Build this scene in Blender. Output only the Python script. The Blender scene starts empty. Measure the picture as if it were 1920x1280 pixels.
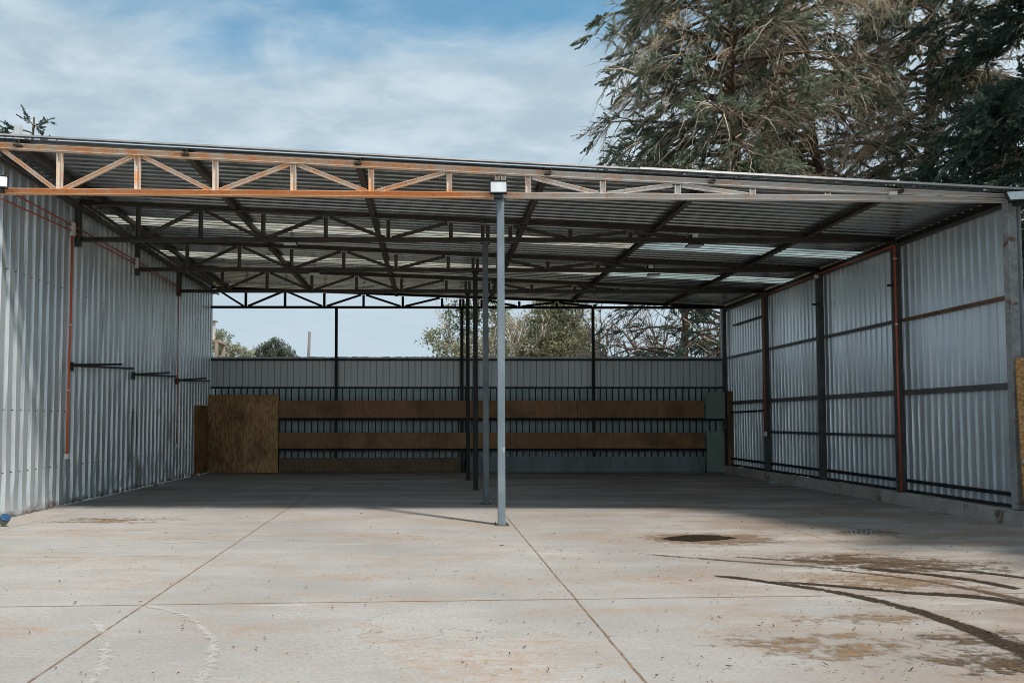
import bpy, math, random
import numpy as np
from mathutils import Vector, Matrix

S = bpy.context.scene
COL = S.collection
R = math.radians

# ------------------------------------------------------------------ camera
cam_d = bpy.data.cameras.new("camera")
cam = bpy.data.objects.new("camera", cam_d)
COL.objects.link(cam)
cam.location = (0, 0, 1.6)
cam.rotation_euler = (R(92.3), 0, 0)
cam_d.sensor_width = 36.0
cam_d.lens = 1307 / 1920 * 36
cam_d.shift_x = 145 / 1920
cam_d.shift_y = 96 / 1920
cam_d.clip_start = 0.05
cam_d.clip_end = 2000
S.camera = cam

# ------------------------------------------------------------------ exposure
S.view_settings.view_transform = 'Standard'
S.view_settings.look = 'None'
S.view_settings.exposure = 0.56
S.view_settings.gamma = 1.0
S.cycles.use_denoising = True
S.cycles.filter_width = 0.9
S.cycles.max_bounces = 10
S.cycles.diffuse_bounces = 6
S.cycles.transparent_max_bounces = 12

# ------------------------------------------------------------------ sun
SUN_TO = Vector((0.42, -0.41, 1.0)).normalized()
sun_d = bpy.data.lights.new("sun", 'SUN')
sun_d.energy = 2.95
sun_d.angle = R(3.6)
sun_d.color = (1.0, 0.93, 0.84)
sun = bpy.data.objects.new("sun", sun_d)
COL.objects.link(sun)
sun.rotation_euler = (-SUN_TO).to_track_quat('-Z', 'Y').to_euler()
sun.location = SUN_TO * 60

# ------------------------------------------------------------------ node helper
class NT:
    def __init__(self, tree):
        self.t = tree
    def n(self, typ, **kw):
        nd = self.t.nodes.new(typ)
        for k, v in kw.items():
            setattr(nd, k, v)
        return nd
    def l(self, a, b):
        self.t.links.new(a, b)
    def put(self, sock, v):
        if hasattr(v, 'links') or isinstance(v, bpy.types.NodeSocket):
            self.l(v, sock)
        else:
            if isinstance(v, (tuple, list)) and len(v) == 3 and sock.type == 'RGBA':
                v = (*v, 1)
            sock.default_value = v
    def math(self, op, a, b=0.0, c=None, clamp=False):
        nd = self.n('ShaderNodeMath', operation=op)
        nd.use_clamp = clamp
        self.put(nd.inputs[0], a)
        self.put(nd.inputs[1], b)
        if c is not None:
            self.put(nd.inputs[2], c)
        return nd.outputs[0]
    def mix(self, f, a, b, blend='MIX'):
        nd = self.n('ShaderNodeMix', data_type='RGBA', blend_type=blend)
        self.put(nd.inputs[0], f)
        self.put(nd.inputs[6], a)
        self.put(nd.inputs[7], b)
        return nd.outputs[2]
    def noise(self, vec, scale, detail=4, rough=0.55, dist=0.0, out=0):
        nd = self.n('ShaderNodeTexNoise')
        self.l(vec, nd.inputs['Vector'])
        nd.inputs['Scale'].default_value = scale
        nd.inputs['Detail'].default_value = detail
        nd.inputs['Roughness'].default_value = rough
        nd.inputs['Distortion'].default_value = dist
        return nd.outputs[out]
    def scale(self, vec, s, loc=(0, 0, 0)):
        nd = self.n('ShaderNodeMapping')
        self.l(vec, nd.inputs['Vector'])
        nd.inputs['Scale'].default_value = s
        nd.inputs['Location'].default_value = loc
        return nd.outputs[0]
    def step(self, v, lo, hi):
        nd = self.n('ShaderNodeMapRange', interpolation_type='SMOOTHSTEP')
        self.put(nd.inputs[0], v)
        nd.inputs[1].default_value = lo
        nd.inputs[2].default_value = hi
        return nd.outputs[0]
    def xyz(self, vec):
        nd = self.n('ShaderNodeSeparateXYZ')
        self.l(vec, nd.inputs[0])
        return nd.outputs

# ------------------------------------------------------------------ world: sky with thin cloud
W = bpy.data.worlds.new("World")
S.world = W
W.use_nodes = True
W.node_tree.nodes.clear()
w = NT(W.node_tree)
sky = w.n('ShaderNodeTexSky', sky_type='NISHITA')
sky.sun_disc = False
sky.sun_elevation = math.asin(SUN_TO.z)
sky.sun_rotation = math.atan2(SUN_TO.x, SUN_TO.y)
sky.air_density = 1.0
sky.dust_density = 0.6
sky.ozone_density = 1.6
tc = w.n('ShaderNodeTexCoord')
dx, dy, dz = w.xyz(tc.outputs['Generated'])
zz = w.math('MAXIMUM', dz, 0.03)
den = w.math('ADD', zz, 0.22)
u = w.math('DIVIDE', dx, den)
v = w.math('DIVIDE', dy, den)
comb = w.n('ShaderNodeCombineXYZ')
w.l(u, comb.inputs[0]); w.l(v, comb.inputs[1])
uv = comb.outputs[0]
rot = w.n('ShaderNodeMapping')
w.l(uv, rot.inputs['Vector'])
rot.inputs['Rotation'].default_value = (0, 0, R(24))
rot.inputs['Scale'].default_value = (1.0, 1.7, 1.0)
n1 = w.noise(rot.outputs[0], 2.2, 9, 0.52, 0.25)
n2 = w.noise(rot.outputs[0], 6.0, 7, 0.6, 0.3)
nb = w.math('MULTIPLY_ADD', n2, 0.45, w.math('MULTIPLY', n1, 0.55))
bright = w.math('ADD', w.math('MULTIPLY', w.step(nb, 0.37, 0.63), w.step(dz, 0.05, 0.40)), w.math('MULTIPLY', w.math('SUBTRACT', 1.0, w.step(dz, 0.05, 0.40)), 0.55))
cloud = w.mix(bright, (3.15, 4.05, 4.75), (4.6, 5.4, 5.95))
# an opening in the cloud sheet, high and ahead
hx = w.math('DIVIDE', w.math('SUBTRACT', u, 0.04), 0.66)
hy = w.math('DIVIDE', w.math('SUBTRACT', v, 1.02), 0.27)
hd = w.math('SQRT', w.math('ADD', w.math('MULTIPLY', hx, hx), w.math('MULTIPLY', hy, hy)))
n3 = w.noise(rot.outputs[0], 3.0, 8, 0.6, 0.4)
cov = w.step(w.math('ADD', hd, w.math('MULTIPLY', w.math('SUBTRACT', n3, 0.5), 1.7)), 0.45, 1.35)
cov = w.math('MULTIPLY_ADD', cov, 0.74, 0.24)
skyc = w.mix(1.0, sky.outputs[0], (0.34, 1.15, 1.22), 'MULTIPLY')
allc = w.mix(cov, skyc, cloud)
bg = w.n('ShaderNodeBackground')
w.l(allc, bg.inputs[0])
bg.inputs[1].default_value = 0.095
wo = w.n('ShaderNodeOutputWorld')
w.l(bg.outputs[0], wo.inputs[0])

# ------------------------------------------------------------------ materials
def new_mat(name):
    m = bpy.data.materials.new(name)
    m.use_nodes = True
    t = NT(m.node_tree)
    b = m.node_tree.nodes['Principled BSDF']
    return m, t, b

def wpos(t):
    return t.n('ShaderNodeNewGeometry').outputs['Position']

def opos(t):
    return t.n('ShaderNodeTexCoord').outputs['Object']

def bump(t, b, h, strength=0.2, dist=0.01):
    bp = t.n('ShaderNodeBump')
    bp.inputs['Strength'].default_value = strength
    bp.inputs['Distance'].default_value = dist
    t.l(h, bp.inputs['Height'])
    t.l(bp.outputs[0], b.inputs['Normal'])

def surf(name, c1, c2, scale=3.0, rough=0.6, metal=0.0, stretch=(1, 1, 1), bmp=0.15,
         spots=None, spot_scale=8.0, spot_at=(0.60, 0.68), space='w', spec=0.5):
    m, t, b = new_mat(name)
    p = wpos(t) if space == 'w' else opos(t)
    q = t.scale(p, stretch)
    n = t.noise(q, scale, 6, 0.6)
    c = t.mix(t.step(n, 0.3, 0.7), c1, c2)
    if spots:
        s = t.noise(q, spot_scale, 6, 0.65)
        c = t.mix(t.step(s, *spot_at), c, spots)
    t.l(c, b.inputs['Base Color'])
    r = t.math('MULTIPLY_ADD', n, 0.25, rough - 0.12)
    t.l(r, b.inputs['Roughness'])
    b.inputs['Metallic'].default_value = metal
    b.inputs['Specular IOR Level'].default_value = spec
    if bmp:
        bump(t, b, t.noise(p, scale * 9, 5, 0.6), bmp, 0.01)
    return m

# concrete slab --------------------------------------------------------------
def mat_floor():
    m, t, b = new_mat("concrete")
    p = wpos(t)
    x, y, z = t.xyz(p)
    big = t.noise(p, 0.33, 6, 0.6)
    mid = t.noise(t.scale(p, (0.5, 1.6, 1)), 1.5, 7, 0.62)
    fine = t.noise(p, 34, 5, 0.7)
    c = t.mix(t.step(big, 0.35, 0.66), (0.318, 0.306, 0.293), (0.43, 0.417, 0.40))
    c = t.mix(t.math('MULTIPLY', t.step(mid, 0.40, 0.70), 0.45), c, (0.27, 0.258, 0.245))
    c = t.mix(t.math('MULTIPLY', t.step(fine, 0.35, 0.72), 0.55), c, (0.22, 0.21, 0.20))
    # ochre dust drifted over the slab
    d1 = t.noise(t.scale(p, (0.55, 1.5, 1), (7.3, 2.1, 0)), 0.75, 8, 0.66)
    d2 = t.noise(t.scale(p, (0.8, 1.5, 1)), 8.0, 9, 0.78)
    dm = t.math('MULTIPLY', t.step(d1, 0.46, 0.64), t.step(d2, 0.40, 0.60))
    c = t.mix(t.math('MULTIPLY', dm, 0.62), c, (0.33, 0.205, 0.11))
    # muddier towards the right hand side of the yard
    rx = t.step(x, 0.8, 5.0)
    d3 = t.noise(t.scale(p, (0.5, 1.7, 1), (1.3, 9.1, 0)), 0.9, 8, 0.66)
    mm = t.math('MULTIPLY', t.step(d3, 0.38, 0.62), rx)
    c = t.mix(t.math('MULTIPLY', mm, 0.7), c, (0.19, 0.135, 0.09))
    # dark streaks inside, with the roof's shade painted into the slab colour
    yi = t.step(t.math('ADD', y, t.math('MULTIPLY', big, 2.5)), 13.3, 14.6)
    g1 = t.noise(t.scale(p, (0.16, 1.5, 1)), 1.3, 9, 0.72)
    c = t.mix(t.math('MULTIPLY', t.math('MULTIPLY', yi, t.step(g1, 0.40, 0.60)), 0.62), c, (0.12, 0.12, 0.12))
    k1 = t.noise(t.scale(p, (0.6, 1.6, 1), (4.4, 0.3, 0)), 0.9, 6, 0.65)
    k2 = t.noise(t.scale(p, (1.0, 2.2, 1)), 17, 5, 0.75)
    km = t.math('MULTIPLY', t.step(k1, 0.44, 0.62), t.step(k2, 0.555, 0.64))
    c = t.mix(t.math('MULTIPLY', km, 0.6), c, (0.21, 0.135, 0.075))
    k3 = t.noise(p, 55, 3, 0.7)
    c = t.mix(t.math('MULTIPLY', t.step(k3, 0.60, 0.70), 0.35), c, (0.17, 0.155, 0.14))
    # pale scuffs
    s1 = t.noise(t.scale(p, (0.35, 3.2, 1)), 1.6, 8, 0.7)
    c = t.mix(t.math('MULTIPLY', t.step(s1, 0.60, 0.70), 0.45), c, (0.52, 0.51, 0.49))
    vo = t.n('ShaderNodeTexVoronoi', feature='DISTANCE_TO_EDGE')
    wv = t.n('ShaderNodeVectorMath', operation='ADD')
    t.l(t.scale(p, (0.22, 0.3, 1)), wv.inputs[0])
    nv = t.n('ShaderNodeTexNoise'); nv.inputs['Scale'].default_value = 1.3; nv.inputs['Detail'].default_value = 8
    t.l(p, nv.inputs['Vector'])
    sc_ = t.n('ShaderNodeVectorMath', operation='SCALE'); sc_.inputs['Scale'].default_value = 0.5
    t.l(nv.outputs['Color'], sc_.inputs[0]); t.l(sc_.outputs[0], wv.inputs[1])
    t.l(wv.outputs[0], vo.inputs['Vector']); vo.inputs['Scale'].default_value = 1.0
    hair = t.math('MULTIPLY', t.math('SUBTRACT', 1.0, t.step(vo.outputs['Distance'], 0.0008, 0.0028)), t.step(big, 0.46, 0.56))
    c = t.mix(t.math('MULTIPLY', hair, 0.55), c, (0.13, 0.10, 0.075))
    # saw-cut joints
    wob = t.math('MULTIPLY', t.math('SUBTRACT', t.noise(p, 2.0, 4, 0.6), 0.5), 0.035)
    def line(expr, wd):
        a = t.math('ABSOLUTE', t.math('ADD', expr, wob))
        return t.math('SUBTRACT', 1.0, t.step(a, wd * 0.45, wd))
    def alongy(x0, sl, y0):
        return t.math('SUBTRACT', x, t.math('MULTIPLY_ADD', t.math('SUBTRACT', y, y0), sl, x0))
    def alongx(y0, sl):
        return t.math('SUBTRACT', y, t.math('MULTIPLY_ADD', x, sl, y0))
    j = line(alongy(-2.49, -0.0235, 4.33), 0.014)
    for e, wd in ((alongy(1.29, -0.0127, 4.33), 0.014), (alongy(5.25, 0.03, 9.0), 0.012),
                  (alongy(-6.35, 0.0, 9.0), 0.012), (alongx(6.27, 0.052), 0.017)):
        j = t.math('MAXIMUM', j, line(e, wd))
    faint = t.math('MULTIPLY', line(alongx(8.5, 0.052), 0.02), t.math('SUBTRACT', 1.0, t.step(x, -2.7, -2.6)))
    j = t.math('MAXIMUM', j, t.math('MULTIPLY', faint, 0.45))
    dirtj = t.mix(t.noise(p, 6.0), (0.10, 0.06, 0.03), (0.20, 0.11, 0.05))
    c = t.mix(t.math('MULTIPLY', j, t.math('MULTIPLY_ADD', t.step(t.noise(p, 9.0, 5, 0.7), 0.3, 0.6), 0.5, 0.4)), c, dirtj)
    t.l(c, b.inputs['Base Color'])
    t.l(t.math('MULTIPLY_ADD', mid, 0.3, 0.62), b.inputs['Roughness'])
    b.inputs['Specular IOR Level'].default_value = 0.35
    h = t.math('MULTIPLY_ADD', fine, 0.5, t.math('MULTIPLY', j, -1.0))
    bump(t, b, h, 0.6, 0.006)
    return m

# zinc / painted sheet --------------------------------------------------------
def mat_sheet(name, c1, c2, rough, metal, rust=None, dents=0.35, streak=True, base_dirt=True, axis=1, width=0.94, rows=()):
    m, t, b = new_mat(name)
    p = wpos(t)
    x, y, z = t.xyz(p)
    n = t.noise(t.scale(p, (1, 1, 0.35)), 1.4, 6, 0.6)
    c = t.mix(t.step(n, 0.3, 0.7), c1, c2)
    st = t.noise(t.scale(p, (9, 9, 0.22)), 1.0, 5, 0.6)
    if streak:
        c = t.mix(t.math('MULTIPLY', t.step(st, 0.52, 0.72), 0.35), c, tuple(k * 0.62 for k in c1))
    wn = t.n('ShaderNodeTexWhiteNoise', noise_dimensions='1D')
    t.l(t.math('FLOOR', t.math('DIVIDE', (x, y, z)[axis], width)), wn.inputs['W'])
    c = t.mix(t.math('MULTIPLY', wn.outputs['Value'], 0.30), c, tuple(k * 0.66 for k in c1))
    for zr_ in rows:
        fy = t.math('ABSOLUTE', t.math('SUBTRACT', t.math('FRACT', t.math('DIVIDE', y, 0.235)), 0.45))
        fz = t.math('ABSOLUTE', t.math('SUBTRACT', z, zr_))
        dd = t.math('ADD', t.math('MULTIPLY', fy, 0.235), fz)
        c = t.mix(t.math('SUBTRACT', 1.0, t.step(dd, 0.012, 0.026)), c, (0.07, 0.045, 0.03))
    sp = t.noise(p, 26, 4, 0.7)
    c = t.mix(t.math('MULTIPLY', t.step(sp, 0.62, 0.78), 0.35), c, tuple(k * 0.7 for k in c1))
    if rust:
        y0, y1, zt = rust
        reg = t.math('MULTIPLY', t.step(y, y0, y0 + 0.5), t.math('SUBTRACT', 1.0, t.step(y, y1 - 0.8, y1)))
        reg = t.math('MULTIPLY', reg, t.math('SUBTRACT', 1.0, t.step(z, zt - 0.1, zt)))
        rn = t.noise(t.scale(p, (2, 5.0, 0.35), (3.1, 0.7, 0)), 1.3, 6, 0.6)
        c = t.mix(t.math('MULTIPLY', t.math('MULTIPLY', reg, t.step(rn, 0.54, 0.66)), 0.8), c, (0.10, 0.055, 0.028))
    if base_dirt:
        zn = t.math('ADD', z, t.math('MULTIPLY', t.noise(p, 3.0, 6, 0.7), -0.55))
        bd = t.math('SUBTRACT', 1.0, t.step(zn, -0.30, -0.14))
        c = t.mix(t.math('MULTIPLY', bd, 0.85), c, (0.15, 0.085, 0.045))
    t.l(c, b.inputs['Base Color'])
    t.l(t.math('MULTIPLY_ADD', n, 0.22, rough - 0.1), b.inputs['Roughness'])
    b.inputs['Metallic'].default_value = metal
    h = t.noise(t.scale(p, (1, 1, 0.55)), 2.3, 3, 0.5)
    bump(t, b, h, dents, 0.05)
    return m

def mat_rusty_truss():
    m, t, b = new_mat("rusty_primer")
    p = wpos(t)
    x, y, z = t.xyz(p)
    n = t.noise(p, 5.5, 8, 0.72)
    f = t.noise(p, 15, 6, 0.7)
    # primer bled through by rust on one half, mostly bare grey on the other
    keep = t.math('ADD', t.math('MULTIPLY', t.math('SUBTRACT', 1.0, t.step(x, -1.0, 3.5)), 0.10), n)
    low = t.math('MULTIPLY', t.math('SUBTRACT', 1.0, t.step(z, 5.14, 5.26)), t.math('SUBTRACT', 1.0, t.step(x, 0.3, 1.6)))
    keep = t.math('ADD', keep, t.math('MULTIPLY', low, 0.16))
    c = t.mix(t.step(keep, 0.50, 0.74), t.mix(t.step(x, -1.0, 3.0), (0.72, 0.655, 0.585), (0.70, 0.69, 0.68)), (0.80, 0.45, 0.22))
    c = t.mix(t.math('MULTIPLY', t.step(f, 0.58, 0.70), 0.7), c, (0.40, 0.15, 0.05))
    t.l(c, b.inputs['Base Color'])
    b.inputs['Roughness'].default_value = 0.75
    bump(t, b, f, 0.3, 0.004)
    return m

def mat_plywood(name, c1, c2, dark, lengths=False):
    m, t, b = new_mat(name)
    p = wpos(t)
    q = t.scale(p, (3.2, 3.2, 0.8))
    warp = t.noise(q, 1.2, 3, 0.5)
    x, y, z = t.xyz(q)
    wv = t.math('FRACT', t.math('MULTIPLY_ADD', warp, 9.0, t.math('MULTIPLY', x, 1.2)))
    wv = t.math('ABSOLUTE', t.math('SUBTRACT', wv, 0.5))
    g = t.noise(t.scale(p, (40, 40, 1.2)), 1.0, 4, 0.6)
    c = t.mix(t.step(wv, 0.05, 0.4), c1, c2)
    c = t.mix(t.math('MULTIPLY', t.step(g, 0.45, 0.75), 0.5), c, dark)
    vo = t.n('ShaderNodeTexVoronoi')
    t.l(t.scale(p, (3.2, 1, 2.0)), vo.inputs['Vector'])
    vo.inputs['Scale'].default_value = 1.6
    kn = t.math('SUBTRACT', 1.0, t.step(vo.outputs['Distance'], 0.03, 0.085))
    c = t.mix(t.math('MULTIPLY', kn, 0.85), c, tuple(k * 0.25 for k in dark))
    blot = t.noise(p, 1.1, 6, 0.65)
    c = t.mix(t.math('MULTIPLY', t.step(blot, 0.45, 0.66), 0.75), c, tuple(k * 0.7 for k in dark))
    if lengths:
        px_ = t.xyz(p)[0]
        sg = t.math('DIVIDE', t.math('ADD', px_, 20.0), 2.44)
        wn = t.n('ShaderNodeTexWhiteNoise', noise_dimensions='2D')
        cb = t.n('ShaderNodeCombineXYZ')
        t.l(t.math('FLOOR', sg), cb.inputs[0]); t.l(t.math('FLOOR', t.math('MULTIPLY', t.xyz(p)[2], 1.3)), cb.inputs[1])
        t.l(cb.outputs[0], wn.inputs['Vector'])
        c = t.mix(t.math('MULTIPLY', wn.outputs['Value'], 0.55), c, tuple(k * 0.62 for k in c1))
        fr = t.math('ABSOLUTE', t.math('SUBTRACT', t.math('FRACT', sg), 0.5))
        c = t.mix(t.step(fr, 0.4965, 0.4985), c, (0.015, 0.010, 0.006))
    t.l(c, b.inputs['Base Color'])
    b.inputs['Roughness'].default_value = 0.72
    bump(t, b, g, 0.25, 0.004)
    return m

def mat_osb():
    m, t, b = new_mat("strand_board")
    p = wpos(t)
    vo = t.n('ShaderNodeTexVoronoi')
    t.l(t.scale(p, (20, 20, 34)), vo.inputs['Vector'])
    vo.inputs['Scale'].default_value = 1.0
    r = t.xyz(vo.outputs['Color'])[0]
    c = t.mix(r, (0.36, 0.17, 0.05), (0.58, 0.34, 0.13))
    c = t.mix(t.math('MULTIPLY', t.step(vo.outputs['Distance'], 0.45, 0.8), 0.6), c, (0.17, 0.07, 0.02))
    t.l(c, b.inputs['Base Color'])
    b.inputs['Roughness'].default_value = 0.7
    bump(t, b, r, 0.3, 0.003)
    return m

def mat_skylight(name, c1, c2):
    m, t, b = new_mat(name)
    p = wpos(t)
    n = t.noise(t.scale(p, (0.55, 9, 1)), 2.2, 8, 0.78)
    c = t.mix(t.step(n, 0.42, 0.58), c2, c1)
    tr = t.n('ShaderNodeBsdfTranslucent')
    t.l(c, tr.inputs[0])
    df = t.n('ShaderNodeBsdfDiffuse')
    t.l(c, df.inputs[0])
    mx = t.n('ShaderNodeMixShader')
    mx.inputs[0].default_value = 0.25
    t.l(tr.outputs[0], mx.inputs[1]); t.l(df.outputs[0], mx.inputs[2])
    out = [k for k in t.t.nodes if k.type == 'OUTPUT_MATERIAL'][0]
    t.l(mx.outputs[0], out.inputs[0])
    return m

def mat_leaf(name, ca, cb, cc, rough=0.6, trans=0.18):
    m, t, b = new_mat(name)
    at = t.n('ShaderNodeAttribute', attribute_name='tint')
    f = at.outputs['Fac']
    c = t.mix(t.step(f, 0.0, 0.55), ca, cb)
    c = t.mix(t.step(f, 0.6, 1.0), c, cc)
    t.l(c, b.inputs['Base Color'])
    b.inputs['Roughness'].default_value = rough
    b.inputs['Specular IOR Level'].default_value = 0.25
    tr = t.n('ShaderNodeBsdfTranslucent')
    t.l(c, tr.inputs[0])
    mx = t.n('ShaderNodeMixShader')
    mx.inputs[0].default_value = trans
    out = [k for k in t.t.nodes if k.type == 'OUTPUT_MATERIAL'][0]
    t.l(b.outputs[0], mx.inputs[1]); t.l(tr.outputs[0], mx.inputs[2])
    t.l(mx.outputs[0], out.inputs[0])
    return m

def mat_stain(name, c1, c2, thr, soft, nscale, stretch=(1, 1, 1), maxa=0.9, mode='radial', rough=0.8):
    """irregular dirt lying on the slab; its outline is broken up by noise"""
    m, t, b = new_mat(name)
    p = wpos(t)
    n = t.noise(t.scale(p, stretch), nscale, 7, 0.68)
    n2 = t.noise(p, nscale * 5, 5, 0.7)
    if mode == 'radial':
        g = t.n('ShaderNodeTexCoord').outputs['Generated']
        gx, gy, gz = t.xyz(g)
        ax = t.math('MULTIPLY', t.math('SUBTRACT', gx, 0.5), 2.0)
        ay = t.math('MULTIPLY', t.math('SUBTRACT', gy, 0.5), 2.0)
        e = t.math('SUBTRACT', 1.0, t.math('SQRT', t.math('ADD', t.math('MULTIPLY', ax, ax), t.math('MULTIPLY', ay, ay))))
    else:
        e = t.n('ShaderNodeAttribute', attribute_name='core').outputs['Fac']
    s = t.math('ADD', e, t.math('MULTIPLY', t.math('SUBTRACT', n, 0.5), 3.0))
    s = t.math('ADD', s, t.math('MULTIPLY', t.math('SUBTRACT', n2, 0.5), 2.4))
    a = t.math('MULTIPLY', t.step(s, thr, thr + soft), maxa)
    a = t.math('MULTIPLY', a, t.step(e, 0.0, 0.35))
    c = t.mix(t.step(n2, 0.35, 0.65), c1, c2)
    t.l(c, b.inputs['Base Color'])
    t.l(a, b.inputs['Alpha'])
    b.inputs['Specular IOR Level'].default_value = 0.12
    b.inputs['Roughness'].default_value = rough
    return m

def mat_cloudy_plain(name, c, rough=0.5, metal=0.0):
    return surf(name, tuple(k * 0.9 for k in c), tuple(min(1, k * 1.08) for k in c), 9.0, rough, metal, bmp=0.05)

M = {}
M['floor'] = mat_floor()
M['earth'] = surf("earth", (0.10, 0.085, 0.05), (0.16, 0.14, 0.08), 0.4, 0.95, bmp=0.4)
M['left_sheet'] = mat_sheet("painted_zinc", (0.62, 0.685, 0.725), (0.73, 0.79, 0.82), 0.42, 0.6, rust=(15.0, 19.2, 1.95), rows=(0.75, 1.78, 4.1))
M['right_sheet'] = mat_sheet("galvanised_sheet", (0.66, 0.735, 0.785), (0.79, 0.85, 0.885), 0.32, 0.62, base_dirt=False, dents=0.16, width=0.86)
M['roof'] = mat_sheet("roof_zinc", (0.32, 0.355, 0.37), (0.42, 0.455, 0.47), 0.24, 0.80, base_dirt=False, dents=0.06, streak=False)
M['fence'] = mat_sheet("fence_zinc", (0.60, 0.645, 0.665), (0.69, 0.725, 0.74), 0.55, 0.2, base_dirt=False, dents=0.2, axis=0, width=1.0)
M['fence_low'] = surf("old_green_zinc", (0.38, 0.46, 0.46), (0.52, 0.58, 0.58), 2.0, 0.65, 0.2)
M['rusty'] = mat_rusty_truss()
M['dark_steel'] = surf("dark_steel", (0.075, 0.066, 0.056), (0.12, 0.105, 0.09), 3.0, 0.6, 0.2, spots=(0.12, 0.06, 0.035), spot_scale=5)
M['black_steel'] = surf("black_steel", (0.012, 0.013, 0.014), (0.024, 0.023, 0.022), 4.0, 0.6, 0.0, spots=(0.04, 0.028, 0.02), spec=0.25)
M['rail_steel'] = surf("rail_steel", (0.075, 0.075, 0.075), (0.13, 0.125, 0.12), 3.0, 0.6, 0.3, spots=(0.13, 0.065, 0.035), spot_scale=3)
M['rust_rail'] = surf("rust_rail", (0.14, 0.075, 0.04), (0.22, 0.12, 0.07), 3.0, 0.75, 0.1, spots=(0.07, 0.04, 0.025))
M['post'] = surf("scuffed_grey_paint", (0.17, 0.22, 0.25), (0.26, 0.32, 0.355), 2.0, 0.45, 0.25, (1, 1, 0.5),
                 spots=(0.50, 0.53, 0.55), spot_scale=13, spot_at=(0.66, 0.71))
M['post_mid'] = surf("slate_paint", (0.065, 0.08, 0.09), (0.11, 0.13, 0.145), 2.0, 0.5, 0.25)
M['end_post'] = surf("weathered_grey_post", (0.20, 0.215, 0.225), (0.34, 0.355, 0.36), 9.0, 0.7, 0.1, spots=(0.14, 0.08, 0.05), spot_scale=4)
M['wall_post'] = surf("wall_post_paint", (0.045, 0.047, 0.048), (0.085, 0.085, 0.083), 2.5, 0.6, 0.2, spots=(0.10, 0.055, 0.035), spot_scale=3)
M['block'] = surf("concrete_block", (0.26, 0.245, 0.225), (0.37, 0.35, 0.325), 2.5, 0.9, spots=(0.13, 0.10, 0.075), spot_scale=2.2, bmp=0.4)
M['ply_old'] = mat_plywood("old_plywood", (0.22, 0.112, 0.038), (0.41, 0.24, 0.098), (0.13, 0.065, 0.025))
M['ply_new'] = mat_plywood("pale_plywood", (0.32, 0.175, 0.066), (0.52, 0.32, 0.14), (0.19, 0.10, 0.038))
M['ply_board'] = mat_plywood("board_plywood", (0.27, 0.135, 0.055), (0.35, 0.19, 0.085), (0.18, 0.095, 0.045), True)
M['ply_low'] = mat_plywood("stained_plywood", (0.13, 0.08, 0.045), (0.18, 0.11, 0.06), (0.08, 0.05, 0.03))
M['osb'] = mat_osb()
M['green_board'] = surf("green_board", (0.17, 0.23, 0.19), (0.21, 0.28, 0.23), 2.0, 0.6, bmp=0.05)
M['grey_panel'] = surf('grey_panel', (0.13, 0.15, 0.155), (0.21, 0.235, 0.24), 1.2, 0.7, 0, (1.5, 1, 0.4), spots=(0.07, 0.065, 0.055), spot_scale=2.0)
M['brown_wood'] = mat_plywood("brown_timber", (0.20, 0.10, 0.04), (0.26, 0.14, 0.06), (0.12, 0.06, 0.03))
M['orange'] = surf("orange_conduit", (0.55, 0.095, 0.025), (0.66, 0.135, 0.04), 3.0, 0.45, bmp=0.0)
M['red_pipe'] = surf("dull_red_conduit", (0.36, 0.065, 0.03), (0.45, 0.09, 0.04), 3.0, 0.5, bmp=0.0)
M['white_plastic'] = mat_cloudy_plain("white_plastic", (0.70, 0.69, 0.66), 0.4)
M['lamp_glass'] = mat_cloudy_plain("frosted_lamp_glass", (0.72, 0.77, 0.80), 0.25)
M['lamp_body'] = mat_cloudy_plain("lamp_body", (0.018, 0.02, 0.022), 0.45)
M['flashing'] = surf("flashing_zinc", (0.34, 0.33, 0.325), (0.46, 0.45, 0.44), 1.2, 0.5, 0.4, bmp=0.05)
M['sky_warm'] = mat_skylight("aged_translucent_sheet", (0.55, 0.54, 0.48), (0.17, 0.165, 0.125))
M['sky_cool'] = mat_skylight("pale_translucent_sheet", (0.46, 0.545, 0.54), (0.16, 0.205, 0.205))
M['stone'] = surf("pale_stone", (0.5, 0.5, 0.48), (0.66, 0.65, 0.63), 12, 0.8, space='o')
M['brown_stone'] = surf("brown_stone", (0.18, 0.12, 0.08), (0.28, 0.20, 0.13), 12, 0.9, space='o')
M['can'] = surf("dirty_tin", (0.16, 0.15, 0.12), (0.26, 0.25, 0.20), 14, 0.5, 0.3, space='o')
M['blue'] = mat_cloudy_plain("blue_plastic", (0.02, 0.075, 0.16), 0.35)
M['water'] = None
mw, tw, bw = new_mat("puddle_water")
bw.inputs['Base Color'].default_value = (0.035, 0.028, 0.02, 1)
bw.inputs['Roughness'].default_value = 0.03
bw.inputs['IOR'].default_value = 1.33
M['water'] = mw
mw2, tw, bw = new_mat("shallow_water")
bw.inputs['Base Color'].default_value = (0.07, 0.06, 0.05, 1)
bw.inputs['Roughness'].default_value = 0.06
bw.inputs['IOR'].default_value = 1.33
M['shallow'] = mw2
M['damp'] = mat_stain("damp_rim", (0.17, 0.12, 0.08), (0.24, 0.17, 0.115), 0.02, 0.5, 2.2, (1, 2, 1), 0.8)
M['damp_grey'] = surf("damp_concrete", (0.17, 0.165, 0.155), (0.225, 0.215, 0.20), 5.0, 0.45, bmp=0.2)
M['mud_track'] = mat_stain("mud_track", (0.022, 0.016, 0.011), (0.055, 0.038, 0.025), -0.10, 0.60, 4.0, (1, 1, 1), 0.93, 'core')
M['faint_track'] = mat_stain("faint_track", (0.07, 0.048, 0.03), (0.12, 0.08, 0.05), 0.25, 0.4, 3.5, (1, 1, 1), 0.8, 'core')
M['pale_track'] = mat_stain("pale_track", (0.62, 0.60, 0.57), (0.50, 0.48, 0.455), 0.35, 0.8, 6.0, (1, 1, 1), 0.5, 'core')
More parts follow.
